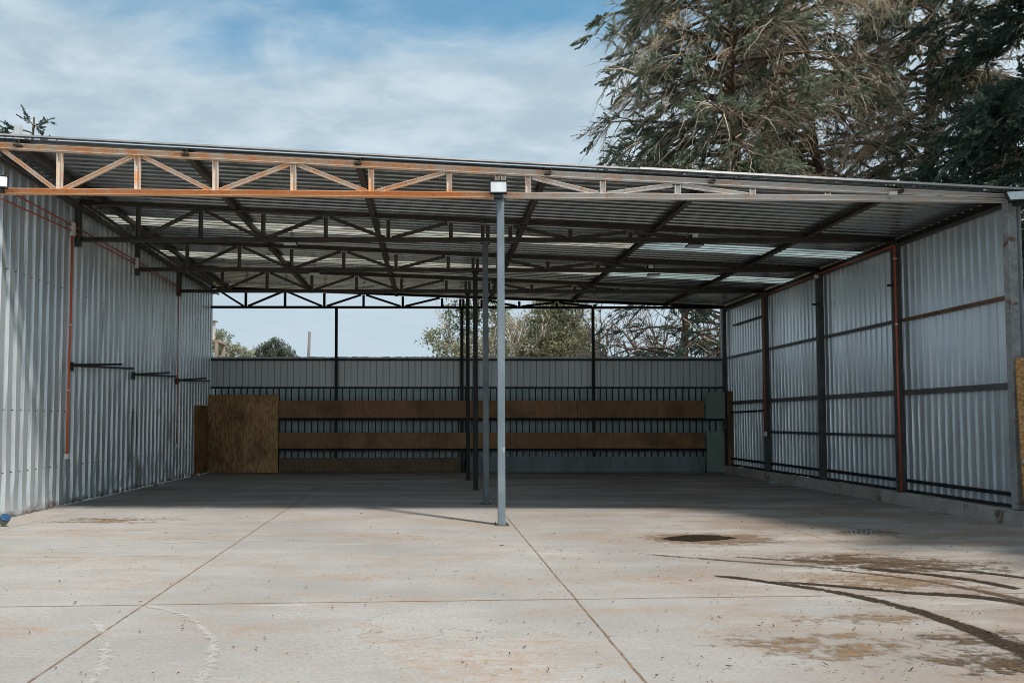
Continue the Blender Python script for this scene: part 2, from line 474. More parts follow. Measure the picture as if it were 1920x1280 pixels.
M['mud_patch'] = mat_stain("mud_patch", (0.15, 0.092, 0.048), (0.27, 0.175, 0.10), 0.42, 0.7, 2.0, (1, 2.6, 1), 0.75)
M['dark_patch'] = mat_stain("dark_patch", (0.06, 0.042, 0.028), (0.14, 0.098, 0.06), 0.22, 0.7, 2.4, (1, 2.6, 1), 0.9)
M['bark'] = surf("bark", (0.12, 0.085, 0.058), (0.21, 0.16, 0.115), 3.0, 0.9, 0, (3, 3, 0.6), bmp=0.5, spec=0.2)
M['dark_bark'] = surf("dark_bark", (0.045, 0.035, 0.027), (0.09, 0.07, 0.055), 3.0, 0.9, 0, (3, 3, 0.6), bmp=0.5, spec=0.2)
M['twig'] = surf("pale_twig", (0.42, 0.35, 0.27), (0.60, 0.525, 0.43), 2.0, 0.85, bmp=0, spec=0.2)
M['grey_bark'] = surf("grey_bark", (0.19, 0.17, 0.15), (0.32, 0.29, 0.26), 3.0, 0.9, bmp=0.2, spec=0.2)
M['pink_twig'] = surf("pinkish_twig", (0.30, 0.22, 0.19), (0.42, 0.33, 0.29), 2.0, 0.85, bmp=0, spec=0.2)
M['cypress'] = mat_leaf("cypress_leaf", (0.11, 0.14, 0.10), (0.185, 0.22, 0.155), (0.29, 0.31, 0.22), trans=0.48)
M['dark_cypress'] = mat_leaf("dark_cypress_leaf", (0.055, 0.092, 0.072), (0.092, 0.145, 0.115), (0.18, 0.225, 0.17), trans=0.3)
M['dead'] = mat_leaf("dead_leaf", (0.28, 0.195, 0.12), (0.43, 0.34, 0.235), (0.58, 0.50, 0.39), trans=0.45)
M['olive'] = mat_leaf("olive_leaf", (0.19, 0.20, 0.115), (0.31, 0.315, 0.195), (0.45, 0.45, 0.31), trans=0.4)
M['round_leaf'] = mat_leaf("grey_green_leaf", (0.09, 0.115, 0.09), (0.15, 0.175, 0.135), (0.23, 0.25, 0.19), trans=0.35)
M['litter'] = mat_leaf("litter", (0.045, 0.027, 0.014), (0.10, 0.06, 0.03), (0.20, 0.14, 0.08), trans=0.0)
M['tank'] = surf("tank_plastic", (0.55, 0.50, 0.44), (0.66, 0.61, 0.55), 0.8, 0.6)
M['tank_stand'] = surf("tank_stand_wood", (0.30, 0.22, 0.17), (0.42, 0.34, 0.28), 2.0, 0.8)
M['pole'] = surf("grey_pole_wood", (0.13, 0.12, 0.11), (0.22, 0.20, 0.18), 2.0, 0.9, 0, (3, 3, 0.3))

# ------------------------------------------------------------------ mesh builder
class MB:
    def __init__(self):
        self.v, self.f = [], []
    def add(self, vs, fs):
        o = len(self.v)
        self.v += [tuple(p) for p in vs]
        self.f += [tuple(i + o for i in q) for q in fs]
        return self
    def box(self, c, s, mtx=None):
        vs = [Vector((sx * s[0] / 2, sy * s[1] / 2, sz * s[2] / 2)) for sx in (-1, 1) for sy in (-1, 1) for sz in (-1, 1)]
        if mtx is not None:
            vs = [mtx @ p for p in vs]
        c = Vector(c)
        vs = [p + c for p in vs]
        return self.add(vs, [(0, 1, 3, 2), (4, 6, 7, 5), (0, 4, 5, 1), (2, 3, 7, 6), (0, 2, 6, 4), (1, 5, 7, 3)])
    def bbox(self, x0, x1, y0, y1, z0, z1):
        return self.box(((x0 + x1) / 2, (y0 + y1) / 2, (z0 + z1) / 2), (abs(x1 - x0), abs(y1 - y0), abs(z1 - z0)))
    def bar(self, p, q, w, d, side=(0, 1, 0), off=(0, 0)):
        """rectangular bar from p to q; d is measured along side, w across it"""
        p, q = Vector(p), Vector(q)
        a = (q - p).normalized()
        s = Vector(side)
        s = (s - a * s.dot(a)).normalized()
        u = a.cross(s)
        vs = []
        for e in (p, q):
            for i, j in ((-1, -1), (1, -1), (1, 1), (-1, 1)):
                vs.append(e + u * (i * w / 2 + off[0]) + s * (j * d / 2 + off[1]))
        return self.add(vs, [(3, 2, 1, 0), (4, 5, 6, 7), (0, 1, 5, 4), (1, 2, 6, 5), (2, 3, 7, 6), (3, 0, 4, 7)])
    def channel(self, p, q, w, d, th=0.006, side=(0, 1, 0)):
        """a C section: web at the far side, flanges towards -side"""
        self.bar(p, q, w, th, side, (0, d / 2 - th / 2))
        self.bar(p, q, th, d - th, side, (w / 2 - th / 2, -th / 2))
        self.bar(p, q, th, d - th, side, (-w / 2 + th / 2, -th / 2))
        return self
    def tube(self, path, r, n=8, cap=True):
        path = [Vector(p) for p in path]
        rs = r if isinstance(r, (list, tuple)) else [r] * len(path)
        vs, fs = [], []
        prev = None
        for i, p in enumerate(path):
            a = (path[min(i + 1, len(path) - 1)] - path[max(i - 1, 0)]).normalized()
            if prev is None:
                h = Vector((0, 0, 1)) if abs(a.z) < 0.9 else Vector((1, 0, 0))
                prev = a.cross(h).normalized()
            prev = (prev - a * prev.dot(a)).normalized()
            o = a.cross(prev)
            for k in range(n):
                an = 2 * math.pi * k / n
                vs.append(p + (prev * math.cos(an) + o * math.sin(an)) * rs[i])
        for i in range(len(path) - 1):
            for k in range(n):
                fs.append((i * n + k, i * n + (k + 1) % n, (i + 1) * n + (k + 1) % n, (i + 1) * n + k))
        if cap:
            fs.append(tuple(range(n - 1, -1, -1)))
            fs.append(tuple((len(path) - 1) * n + k for k in range(n)))
        return self.add(vs, fs)
    def grid(self, rows):
        """rows of points -> quad sheet"""
        vs = [p for r in rows for p in r]
        n = len(rows[0])
        fs = []
        for i in range(len(rows) - 1):
            for k in range(n - 1):
                fs.append((i * n + k, i * n + k + 1, (i + 1) * n + k + 1, (i + 1) * n + k))
        return self.add(vs, fs)
    def build(self, name, mat, parent=None, origin=None, smooth=False, bevel=0.0):
        o = Vector(origin) if origin is not None else (Vector(ROOT[parent.name]) if parent is not None and parent.name in ROOT else Vector((0, 0, 0)))
        me = bpy.data.meshes.new(name)
        me.from_pydata([tuple(Vector(p) - o) for p in self.v], [], self.f)
        me.materials.append(mat)
        if smooth:
            me.polygons.foreach_set('use_smooth', [True] * len(me.polygons))
        me.update()
        ob = bpy.data.objects.new(name, me)
        COL.objects.link(ob)
        if parent is not None:
            ob.parent = parent
            ROOT[ob.name] = tuple(o)
        elif origin is not None:
            ob.location = o
        if bevel:
            bv = ob.modifiers.new('bevel', 'BEVEL')
            bv.width = bevel
            bv.segments = 2
            bv.limit_method = 'ANGLE'
        return ob

ROOT = {}          # world origin that a thing's local coordinates are measured from

def tag(o, label=None, cat=None, group=None, kind=None):
    if label: o['label'] = label
    if cat: o['category'] = cat
    if group: o['group'] = group
    if kind: o['kind'] = kind
    return o

def thing(name, label, cat, loc, group=None):
    o = bpy.data.objects.new(name, None)
    o.empty_display_size = 0.2
    COL.objects.link(o)
    o.location = loc
    ROOT[o.name] = tuple(loc)
    tag(o, label, cat, group)
    return o

def copy_tree(o, parent=None):
    c = o.copy()
    COL.objects.link(c)
    c.parent = parent
    for ch in [k for k in bpy.data.objects if k.parent == o]:
        copy_tree(ch, c)
    return c

rnd = random.Random(7)

# ------------------------------------------------------------------ ground
mb = MB()
mb.grid([[(x, y, -0.03) for x in (-600, -60, -15, 0, 15, 60, 600)] for y in (-400, -40, 0, 30, 80, 900)])
tag(mb.build('ground', M['earth']), kind='structure')
mb = MB()
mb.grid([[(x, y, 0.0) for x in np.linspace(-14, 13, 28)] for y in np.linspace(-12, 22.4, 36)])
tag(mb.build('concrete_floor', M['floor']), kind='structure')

# ------------------------------------------------------------------ shed geometry functions
YF, YB = 10.8, 21.6
TY = [10.8, 13.5, 16.2, 18.9, 21.6]
def top_left(y):   return 5.92 + (5.75 - 5.92) * (y - YF) / (YB - YF)
def top_right(y):  return 5.05 + 0.05 * (y - YF) / (YB - YF)
def top_z(x, y):
    f = (x + 7.0) / 16.0
    return top_left(y) * (1 - f) + top_right(y) * f
def roof_z(x, y):
    return top_z(x, y) + 0.11

shed = thing('steel_shed', 'open fronted steel shed with sloping corrugated roof on trusses and steel posts', 'shed', (1.0, 16.2, 0.0))

# ---- roof sheets (corrugation runs across the shed)
def trap_profile(y0, y1, pitch=0.19, ridge=0.05, slope=0.016, h=0.048):
    pts = []
    y = y0
    while y < y1 - 1e-6:
        for dy, dh in ((0, 0), (pitch - ridge - 2 * slope, 0), (pitch - ridge - slope, h), (pitch - slope, h)):
            if y + dy <= y1:
                pts.append((y + dy, dh))
        y += pitch
    pts.append((y1, 0))
    return pts

def roof_piece(mb, x0, x1, y0, y1, lift=0.0, nx=9):
    rows = []
    for (y, h) in trap_profile(y0, y1):
        rows.append([(x, y, roof_z(x, y) + h + lift) for x in np.linspace(x0, x1, nx)])
    mb.grid(rows)

roof = MB()
XL, XR = -7.25, 9.35
for y0, y1 in ((10.735, 14.62), (15.30, 17.50), (18.14, 22.05)):
    roof_piece(roof, XL, XR, y0, y1)
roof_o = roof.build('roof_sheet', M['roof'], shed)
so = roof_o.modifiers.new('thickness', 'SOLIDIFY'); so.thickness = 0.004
for y0, y1 in ((14.54, 15.38), (17.42, 18.22)):
    for x0, x1, mk, lab in ((XL, 4.55, 'sky_warm', 'yellowed translucent roof panel'), (4.40, XR, 'sky_cool', 'pale bluish translucent roof panel')):
        sk = MB()
        roof_piece(sk, x0, x1, y0, y1, 0.012 if x0 < 0 else 0.017)
        tag(sk.build('skylight_panel', M[mk], shed), lab)
# end flashing along the front edge
fl = MB()
xs = np.linspace(XL, XR, 12)
fl.grid([[(x, 10.86, roof_z(x, 10.8) + 0.062) for x in xs], [(x, 10.722, roof_z(x, 10.72) + 0.060) for x in xs],
         [(x, 10.720, roof_z(x, 10.72) + 0.034) for x in xs]])
fo = fl.build('edge_flashing', M['flashing'], roof_o)
so = fo.modifiers.new('thickness', 'SOLIDIFY'); so.thickness = 0.003
# lapped second length of flashing, a little brighter and proud of the first
fl = MB()
xs = np.linspace(3.2, XR, 8)
fl.grid([[(x, 10.85, roof_z(x, 10.8) + 0.072) for x in xs], [(x, 10.714, roof_z(x, 10.72) + 0.070) for x in xs],
         [(x, 10.710, roof_z(x, 10.72) + 0.038) for x in xs]])
fo = fl.build('edge_flashing', mat_cloudy_plain("bright_flashing", (0.58, 0.57, 0.56), 0.45, 0.3), roof_o)
so = fo.modifiers.new('thickness', 'SOLIDIFY'); so.thickness = 0.003
# purlins
for px in (-6.55, -3.92, -1.21, 1.77, 4.33, 7.26):
    pb = MB()
    y0, y1 = 10.72, 21.9
    pb.channel((px, y0, roof_z(px, y0) - 0.058), (px, y1, roof_z(px, y1) - 0.058), 0.085, 0.10, 0.006, (1, 0, 0))
    pb.build('purlin', M['dark_steel'], shed)

# ---- trusses
COLX = [1.03, 0.99, 0.95, 0.90, 0.845]
def truss(i):
    Y = TY[i]
    front = i == 0
    back = i == 4
    m = M['rusty'] if front else (M['black_steel'] if back else M['dark_steel'])
    ch = 0.085 if not back else 0.07
    def bz(x):
        if front:
            return 5.19 + (5.075 - 5.19) * (x + 6.65) / 13.8
        return 5.135 - (0.02 * (x + 7) / 16)
    def tz(x):
        return max(top_z(x, Y), bz(x) + 0.03)
    piv = (COLX[i], Y, 5.1)
    labs = ['rusty orange front truss, paler grey on its right half', None, None, None, 'black truss over the back opening']
    t = MB()
    # lower chord is the truss part itself; the other members hang on it
    xl, xr = -6.98, 9.02
    lc = MB()
    n = 2
    lc.channel((xl, Y, bz(xl)), (xr, Y, bz(xr)), ch, 0.085)
    tr = bpy.data.objects.new('truss', None)
    COL.objects.link(tr)
    tr.empty_display_size = 0.1
    tr.parent = shed
    tr.location = Vector(piv) - Vector(ROOT[shed.name])
    ROOT[tr.name] = piv
    if labs[i]:
        tr['label'] = labs[i]
    lc.build('bottom_chord', m, tr)
    uc = MB()
    uc.channel((xl, Y, tz(xl)), (xr, Y, tz(xr)), ch, 0.085)
    uc.build('top_chord', m, tr)
    vs = [-5.887 + 1.2235 * k for k in range(6)] + [1.466 + 1.172 * k for k in range(6)]
    if i in (1, 2, 3):
        vs = [-5.80 + 1.2235 * k for k in range(6)] + [1.48 + 1.172 * k for k in range(6)]
    for x in vs:
        if tz(x) - bz(x) > 0.12:
            vb = MB()
            vb.channel((x, Y, bz(x) + ch / 2), (x, Y, tz(x) - ch / 2), 0.085 if front else 0.075, 0.055)
            vb.build('vertical', m, tr)
    cx = COLX[i]
    for dx in (-0.05, 0.05):
        vb = MB()
        vb.channel((cx + dx, Y, bz(cx) + ch / 2), (cx + dx, Y, tz(cx) - ch / 2), 0.07, 0.055)
        vb.build('vertical', m, tr)
    def diag(xa, top_a, xb, top_b):
        za = tz(xa) - ch / 2 if top_a else bz(xa) + ch / 2
        zb_ = tz(xb) - ch / 2 if top_b else bz(xb) + ch / 2
        if abs(za - zb_) < 0.08:
            return
        d = MB()
        d.channel((xa, Y + 0.004, za), (xb, Y + 0.004, zb_), 0.062, 0.05)
        d.build('diagonal', m, tr)
    g = 0.07
    left = [xl + 0.1] + vs[:6]
    up = True
    for a, b in zip(left[:-1], left[1:]):
        diag(a + g, up, b - g, not up)
        up = not up
    right = vs[6:] + [xr - 0.1]
    up = True
    for a, b in zip(right[:-1], right[1:]):
        diag(a + g, up, b - g, not up)
        up = not up
    return bz
BZ = [truss(i) for i in range(5)]

# ---- posts down the middle of the shed
def box_post(x, y, z1, w, mat, label=None, z0=0.0, plate=True, name='post', d=None):
    p = MB()
    d = d or w
    p.bbox(x - w / 2, x + w / 2, y - d / 2, y + d / 2, z0, z1)
    o = p.build(name, mat, shed, bevel=0.008)
    if label:
        o['label'] = label
    if plate:
        q = MB()
        q.bbox(x - w * 0.85, x + w * 0.85, y - d * 0.7, y + d * 0.7, z1 - 0.012, z1 + 0.004)
        q.build('cap_plate', mat, o)
        q = MB()
        q.bbox(x - w * 1.0, x + w * 1.0, y - d * 1.0, y + d * 1.0, z0, z0 + 0.010)
        q.build('base_plate', M['dark_steel'], o, bevel=0.002)
        for bx in (-1, 1):
            for by in (-1, 1):
                q = MB()
                q.tube([(x + bx * w * 0.78, y + by * d * 0.78, z0 + 0.008), (x + bx * w * 0.78, y + by * d * 0.78, z0 + 0.032)], 0.010, 6)
                q.build('anchor_bolt', M['rail_steel'], o)
    return o
pm = [('post', 0.112, 'scuffed pale grey front post'), ('post_mid', 0.108, None), ('black_steel', 0.105, None), ('black_steel', 0.10, None), ('black_steel', 0.10, None)]
for i in range(5):
    box_post(COLX[i], TY[i] + 0.002, BZ[i](COLX[i]) - 0.05, pm[i][1], M[pm[i][0]], pm[i][2])
for x in (-3.06, 4.93):
    box_post(x, 21.6, 5.09, 0.085, M['black_steel'], 'thin black post in the back opening', plate=False)
# ---- posts along the right hand wall and at its back corner
for i, y in enumerate(TY):
    w_ = 0.125 if i in (1, 2, 3) else (0.135 if i == 0 else 0.10)
    o = box_post(9.0, y, 5.06, w_, M['end_post'] if i == 0 else M['wall_post'], None, 0.235, plate=False, d=0.12)
    if i == 0:
        o['label'] = 'mottled pale grey post at the open end'
for i, y in enumerate(TY[1:4]):
    box_post(-6.97, y, 5.75, 0.10, M['wall_post'], None, 5.0, plate=False, name='post_stub')

# ------------------------------------------------------------------ sheet metal walls
def wall_profile(y0, y1, pitch, low, flank, depth):
    """points (y, inward offset): a wide flat standing proud, a sunk valley between"""
    pts, y = [], y0
    while y < y1:
        pts += [(y, depth), (y + pitch - low - 2 * flank, depth), (y + pitch - low - flank, 0), (y + pitch - flank, 0)]
        y += pitch
    pts.append((y, depth))
    return [p for p in pts if p[0] <= y1 + 1e-6]

lw = thing('sheet_metal_wall', 'pale grey corrugated metal wall on the left, sunlit at its near end', 'wall', (-7.05, 16.0, 0.0))
mb = MB()
prof = wall_profile(9.3, 21.9, 0.235, 0.070, 0.020, 0.046)
r2 = random.Random(3)
rows = []
zs = [0.02, 0.12, 0.3, 0.6, 1.0, 1.6, 2.2, 2.9, 3.6, 4.3, 5.0, 1e9]
off = {}
for k, (y, d) in enumerate(prof):
    row = []
    for z in zs:
        zz_ = roof_z(-7.05, max(y, 10.7)) - 0.006 if z > 1e8 else z
        am = 0.012 if z < 0.7 else 0.006
        jy, jx = r2.uniform(-1, 1) * am, r2.uniform(-1, 1) * am * 0.6
        z_e = zz_ + (r2.uniform(-0.015, 0.02) if z == zs[0] else 0)
        row.append((-7.05 + d + jx, y + jy, z_e))
    rows.append(row)
mb.grid(rows)
o = mb.build('wall_sheet', M['left_sheet'], lw)
so = o.modifiers.new('thickness', 'SOLIDIFY'); so.thickness = 0.003
b_ = MB()
b_.bar((-6.96, 10.75, top_left(10.75) - 0.10), (-6.96, 21.9, top_left(21.9) - 0.10), 0.10, 0.07, (1, 0, 0))
b_.build('eave_beam', M['dark_steel'], lw)
b_ = MB()
b_.bar((-6.83, 10.75, top_left(10.75) - 0.16), (-6.83, 21.9, top_left(21.9) - 0.16), 0.035, 0.05, (1, 0, 0))
b_.build('eave_angle', M['rail_steel'], lw)

rw = thing('sheet_metal_wall', 'galvanised ribbed metal wall on the right, on a low concrete block base', 'wall', (9.1, 16.0, 0.0))
mb = MB()
rows = []
def rib_profile(y0, y1, pitch=0.172, rib=0.014, flank=0.007, h=0.024):
    pts, y = [], y0
    while y < y1:
        pts += [(y, 0), (y + pitch - rib - 2 * flank, 0), (y + pitch - rib - flank, h), (y + pitch - flank, h)]
        y += pitch
    pts.append((y, 0))
    return [p for p in pts if p[0] <= y1 + 1e-6]
zr = [0.25, 0.45, 0.8, 1.2, 1.6, 2.1, 2.6, 3.2, 3.8, 4.4, 5.155]
for (y, d) in rib_profile(10.72, 22.15):
    row = []
    for z in zr:
        am = 0.003 if z < 2.0 else 0.0012
        row.append((9.11 - d + r2.uniform(-1, 1) * am * 0.7, y + r2.uniform(-1, 1) * am, z + r2.uniform(-.004, .004)))
    rows.append(row)
mb.grid(rows)
o = mb.build('wall_sheet', M['right_sheet'], rw)
so = o.modifiers.new('thickness', 'SOLIDIFY'); so.thickness = 0.003

def rail(y0, y1, z0, z1, mat, h=0.06, d=0.05, x=9.045):
    b_ = MB()
    b_.bar((x, y0, z0), (x, y1, z1), h, d, (1, 0, 0))
    return b_.build('rail', mat, rw)
for k in range(4):
    y0, y1 = TY[k] + 0.11, TY[k + 1] - 0.11
    rail(y0, y1, 3.55, 3.54, M['rust_rail'] if k == 0 else M['rail_steel'], 0.055)
    rail(y0, y1, 2.15, 2.14, M['rail_steel'], 0.095)
    if k in (1, 2):
        rail(y0, y1, 1.30, 1.30, M['wall_post'], 0.06)
    rail(y0, y1, 0.45, 0.46, M['black_steel'], 0.06)
    rail(y0, y1, 0.265, 0.265, M['black_steel'], 0.05)
rail(19.05, 21.0, 4.48, 4.48, M['black_steel'], 0.045)
rail(19.05, 21.5, 1.88, 1.85, M['black_steel'], 0.05)
b_ = MB()
b_.bar((9.06, 10.75, 5.015), (9.06, 21.8, 5.035), 0.05, 0.06, (1, 0, 0))
b_.build('eave_beam', M['rail_steel'], rw)
b_ = MB()
b_.bar((9.075, 10.75, 5.095), (9.075, 21.8, 5.115), 0.10, 0.05, (1, 0, 0))
b_.build('eave_packing', M['black_steel'], rw)
# block footing: uneven courses
y = 10.55
while y < 21.9:
    ln = 0.40
    b_ = MB()
    b_.bbox(8.86 + rnd.uniform(-.012, .012), 9.22, y + 0.005, min(y + ln - 0.005, 21.95), -0.02, 0.235 + rnd.uniform(-.012, .006))
    b_.build('footing_block', M['block'], rw, bevel=0.012)
    y += ln

# ------------------------------------------------------------------ back fence
bf = thing('metal_fence', 'grey sheet metal fence across the back with black pickets below its rail', 'fence', (1.0, 21.75, 0.0))
mb = MB()
rows = []
x = -7.2
while x < 9.0:
    for dx_, dd in ((0, 0), (0.172, 0), (0.176, 0.05), (0.196, 0.05)):
        xx = min(x + dx_, 9.1)
        rows.append([(xx, 21.78 + dd + r2.uniform(-.003, .003), z) for z in (2.60, 3.1, 3.60 + r2.uniform(-0.012, 0.012))])
    x += 0.2
mb.grid(rows)
o = mb.build('fence_sheet', M['fence'], bf)
so = o.modifiers.new('thickness', 'SOLIDIFY'); so.thickness = 0.003
mb = MB()
rows = []
x = -7.2
while x < 9.0:
    for dx_, dd in ((0, 0), (0.15, 0), (0.17, 0.025), (0.19, 0.025)):
        rows.append([(min(x + dx_, 9.1), 22.02 + dd + r2.uniform(-.006, .006), z) for z in (0.0, 0.5, 1.0, 1.6, 2.2, 2.72)])
    x += 0.21
mb.grid(rows)
mb.build('lower_sheet', M['fence_low'], bf)
for z, h in ((3.50, 0.055), (2.63, 0.05), (1.64, 0.07), (0.70, 0.07)):  # lower two rails are black strips standing in for shade under the boards
    b_ = MB()
    b_.bar((-6.98, 21.72, z), (9.0, 21.72, z), h, 0.05, (0, 1, 0))
    b_.build('fence_rail_and_shade', M['black_steel'], bf)
pk = MB()
pk.bar((0, 0, 0.02), (0, 0, 2.60), 0.034, 0.03, (0, 1, 0))
pk0 = None
x = -6.85
while x < 8.95:
    if pk0 is None:
        pk0 = pk.build('picket', M['black_steel'], bf, origin=(0, 0, 0))
        c = pk0
    else:
        c = pk0.copy()
        COL.objects.link(c)
        c.parent = bf
    c.location = Vector((x, 21.735, 0)) - Vector(bf.location)
    c.rotation_euler = (0, R(rnd.uniform(-0.5, 0.5)), 0)
    x += 0.2

# ------------------------------------------------------------------ timber boards at the back
def board(name, label, cat, x0, x1, y0, th, z0, z1, mat, group=None, jag=False, tilt=0.0):
    b_ = MB()
    b_.bbox(x0, x1, y0, y0 + th, z0, z1)
    o = b_.build(name, mat, None, origin=((x0 + x1) / 2, y0, z0), bevel=0.003)
    tag(o, label, cat, group)
    return o
G = 'boards across the back fence'
board('plywood_board', 'topmost long brown plywood board across the back fence', 'board', -4.795, 8.3, 21.46, 0.02, 1.69, 2.22, M['ply_board'], G)
board('plywood_board', 'middle long brown plywood board across the back fence', 'board', -4.795, 8.3, 21.46, 0.02, 0.755, 1.245, M['ply_board'], G)
board('plywood_board', 'lowest, darkly stained board at floor level left of the posts', 'board', -4.795, 0.80, 21.50, 0.02, 0.02, 0.47, M['ply_low'], G)
board('sheet_panel', 'dark grey stained panel at floor level right of the posts', 'panel', 0.97, 8.3, 21.50, 0.02, 0.02, 0.50, M['grey_panel'])
G = 'plywood sheets in the back corner'
board('plywood_sheet', 'darker plywood sheet in the left back corner, beside the metal wall', 'plywood', -6.96, -5.83, 21.44, 0.018, 0.02, 2.40, M['ply_old'], G)
board('plywood_sheet', 'lighter plywood sheet standing next to the long boards', 'plywood', -5.86, -4.80, 21.415, 0.018, 0.02, 2.41, M['ply_new'], G)
b_ = MB()
b_.bbox(-6.975, -6.955, 20.25, 21.40, 0.02, 2.05)
tag(b_.build('plywood_sheet', M['ply_old'], None, origin=(-6.965, 20.8, 0.02), bevel=0.003), 'plywood sheet fixed flat on the left metal wall near the corner', 'plywood', G)
G = 'green panels by the right back corner'
board('green_panel', 'upper grey green panel at the right end of the boards', 'panel', 8.34, 8.92, 21.40, 0.03, 1.66, 2.48, M['green_board'], G)
board('green_panel', 'lower, taller grey green panel standing on the floor at the right end', 'panel', 8.34, 8.88, 21.40, 0.03, 0.03, 1.28, M['green_board'], G)
b_ = MB()
b_.bbox(8.955, 9.15, 21.30, 21.36, 0.24, 2.5)
tag(b_.build('timber_plank', M['brown_wood'], None, origin=(9.05, 21.33, 0.24), bevel=0.004), 'upright brown timber plank in the right back corner', 'plank')

# strand board at the right hand edge of the opening
ob = thing('strand_board', 'orange brown strand board leaning upright at the right wall end', 'board', (9.2, 10.52, 0.0))
mb = MB()
prof = [(8.80, 2.545), (9.75, 2.60), (9.80, 0.0), (8.885, 0.0), (8.835, 0.46)]
fr = [(px_, 10.50 + 0.03 * (z / 2.5), z) for px_, z in prof]
bk = [(px_, 10.518 + 0.03 * (z / 2.5), z) for px_, z in prof]
n = len(prof)
mb.add(fr + bk, [tuple(range(n)), tuple(range(2 * n - 1, n - 1, -1))] + [(i, i + n, (i + 1) % n + n, (i + 1) % n) for i in range(n)])
mb.build('board', M['osb'], ob)
mb = MB()
mb.tube([(8.86, 10.50, 1.03), (8.80, 10.44, 1.03), (8.775, 10.44, 0.985), (8.80, 10.44, 0.945), (8.86, 10.50, 0.94)], 0.012, 6)
mb.build('pull_ring', M['flashing'], ob, smooth=True)

# ------------------------------------------------------------------ conduits
def bent(path, r=0.06):
    """round the corners of a polyline"""
    out = [Vector(path[0])]
    for a, b, c in zip(path[:-2], path[1:-1], path[2:]):
        a, b, c = Vector(a), Vector(b), Vector(c)
        p = b + (a - b).normalized() * r
        q = b + (c - b).normalized() * r
        for k in range(5):
            t_ = k / 4
            out.append(p * (1 - t_) ** 2 + b * 2 * t_ * (1 - t_) + q * t_ ** 2)
    out.append(Vector(path[-1]))
    return out

def conduit(label, path, r, mat, boxes=(), clips=(), group='electrical conduits', loc=None):
    loc = loc or path[0]
    c = thing('conduit', label, 'conduit', loc, group)
    mb = MB()
    mb.tube(bent(path), r, 8)
    mb.build('pipe', mat, c, smooth=True)
    for (p, s, nm) in boxes:
        b_ = MB()
        b_.box(p, s)
        bo = b_.build(nm, M['white_plastic'], c, bevel=0.006)
    for p, ax in clips:
        b_ = MB()
        b_.tube([Vector(p) - Vector(ax) * 0.012, Vector(p) + Vector(ax) * 0.012], r * 1.5, 8)
        b_.build('clip', M['white_plastic'], c, smooth=True)
    return c
conduit('long orange conduit running high along the left metal wall, upper of two',
        [(-6.93, 10.4, 5.33), (-6.93, 13.2, 5.33), (-6.93, 16.1, 5.31), (-6.93, 18.75, 5.23)], 0.014, M['red_pipe'])
conduit('long orange conduit running high along the left metal wall, lower of two',
        [(-6.93, 10.4, 5.12), (-6.93, 13.2, 5.22), (-6.93, 16.1, 5.23), (-6.93, 18.75, 5.18)], 0.014, M['red_pipe'])
conduit('bright orange conduit dropping down the left wall to a white socket box, nearer one',
        [(-6.93, 13.2, 5.17), (-6.93, 13.2, 3.2), (-6.935, 13.19, 2.9), (-6.93, 13.16, 0.98)], 0.021, M['orange'],
        boxes=[((-6.925, 13.2, 5.26), (0.07, 0.09, 0.26), 'junction_box'), ((-6.925, 13.16, 0.93), (0.07, 0.09, 0.10), 'outlet_box')],
        clips=[((-6.93, 13.2, 3.42), (0, 0, 1)), ((-6.933, 13.185, 2.18), (0, 0, 1))])
conduit('thin dull red conduit dropping down the left wall near the back corner, farther one',
        [(-6.93, 18.75, 5.2), (-6.93, 18.75, 2.5), (-6.93, 18.75, 0.98)], 0.012, M['red_pipe'],
        boxes=[((-6.925, 18.75, 0.94), (0.06, 0.08, 0.10), 'outlet_box')])
tag(thing('junction_box', 'white junction box on the left wall between the two conduit drops', 'junction box', (-6.93, 16.08, 5.14), 'white junction boxes'))
jb = [k for k in bpy.data.objects if k.name == 'junction_box' or k.name.startswith('junction_box')][-1]
jb = bpy.data.objects[[k for k in ROOT if k.startswith('junction_box') and bpy.data.objects[k].type == 'EMPTY'][-1]]
def jbox(root, c, s):
    b_ = MB(); b_.box(c, s); b_.build('box_body', M['white_plastic'], root, bevel=0.005)
    b_ = MB(); b_.box((c[0], c[1] - s[1] / 2 - 0.004, c[2]), (s[0] * 0.8, 0.008, s[2] * 0.8)); b_.build('box_lid', M['white_plastic'], root)
jbox(jb, (-6.925, 16.08, 5.26), (0.07, 0.08, 0.24))
for lab, c in (('white junction box on the truss by the right hand lamp, nearer one', (5.06, 13.40, 5.19)),
               ('white junction box on the second truss back by the right hand lamp', (5.03, 16.10, 5.18)),
               ('white box on the right end of the rusty front truss', (7.15, 10.74, 5.135))):
    j = thing('junction_box', lab, 'junction box', c, 'white junction boxes')
    jbox(j, c, (0.10, 0.06, 0.075) if c[1] > 11 else (0.11, 0.05, 0.06))
conduit('red conduit along the right eave, bending down the nearest inner post',
        [(8.88, 18.65, 4.985), (8.88, 16.1, 4.985), (8.88, 13.34, 4.985), (8.87, 13.33, 2.4), (8.87, 13.31, 0.26)], 0.020, M['red_pipe'],
        boxes=[((8.88, 16.1, 4.95), (0.06, 0.09, 0.09), 'junction_box')], clips=[((8.88, 13.335, 4.72), (0, 0, 1)), ((8.875, 13.33, 3.45), (0, 0, 1))])
conduit('red conduit dropping down the farther right post to a small socket',
        [(8.88, 18.74, 4.99), (8.88, 18.74, 3.0), (8.88, 18.72, 1.30)], 0.018, M['red_pipe'],
        boxes=[((8.875, 18.72, 1.25), (0.05, 0.07, 0.12), 'outlet_box')])
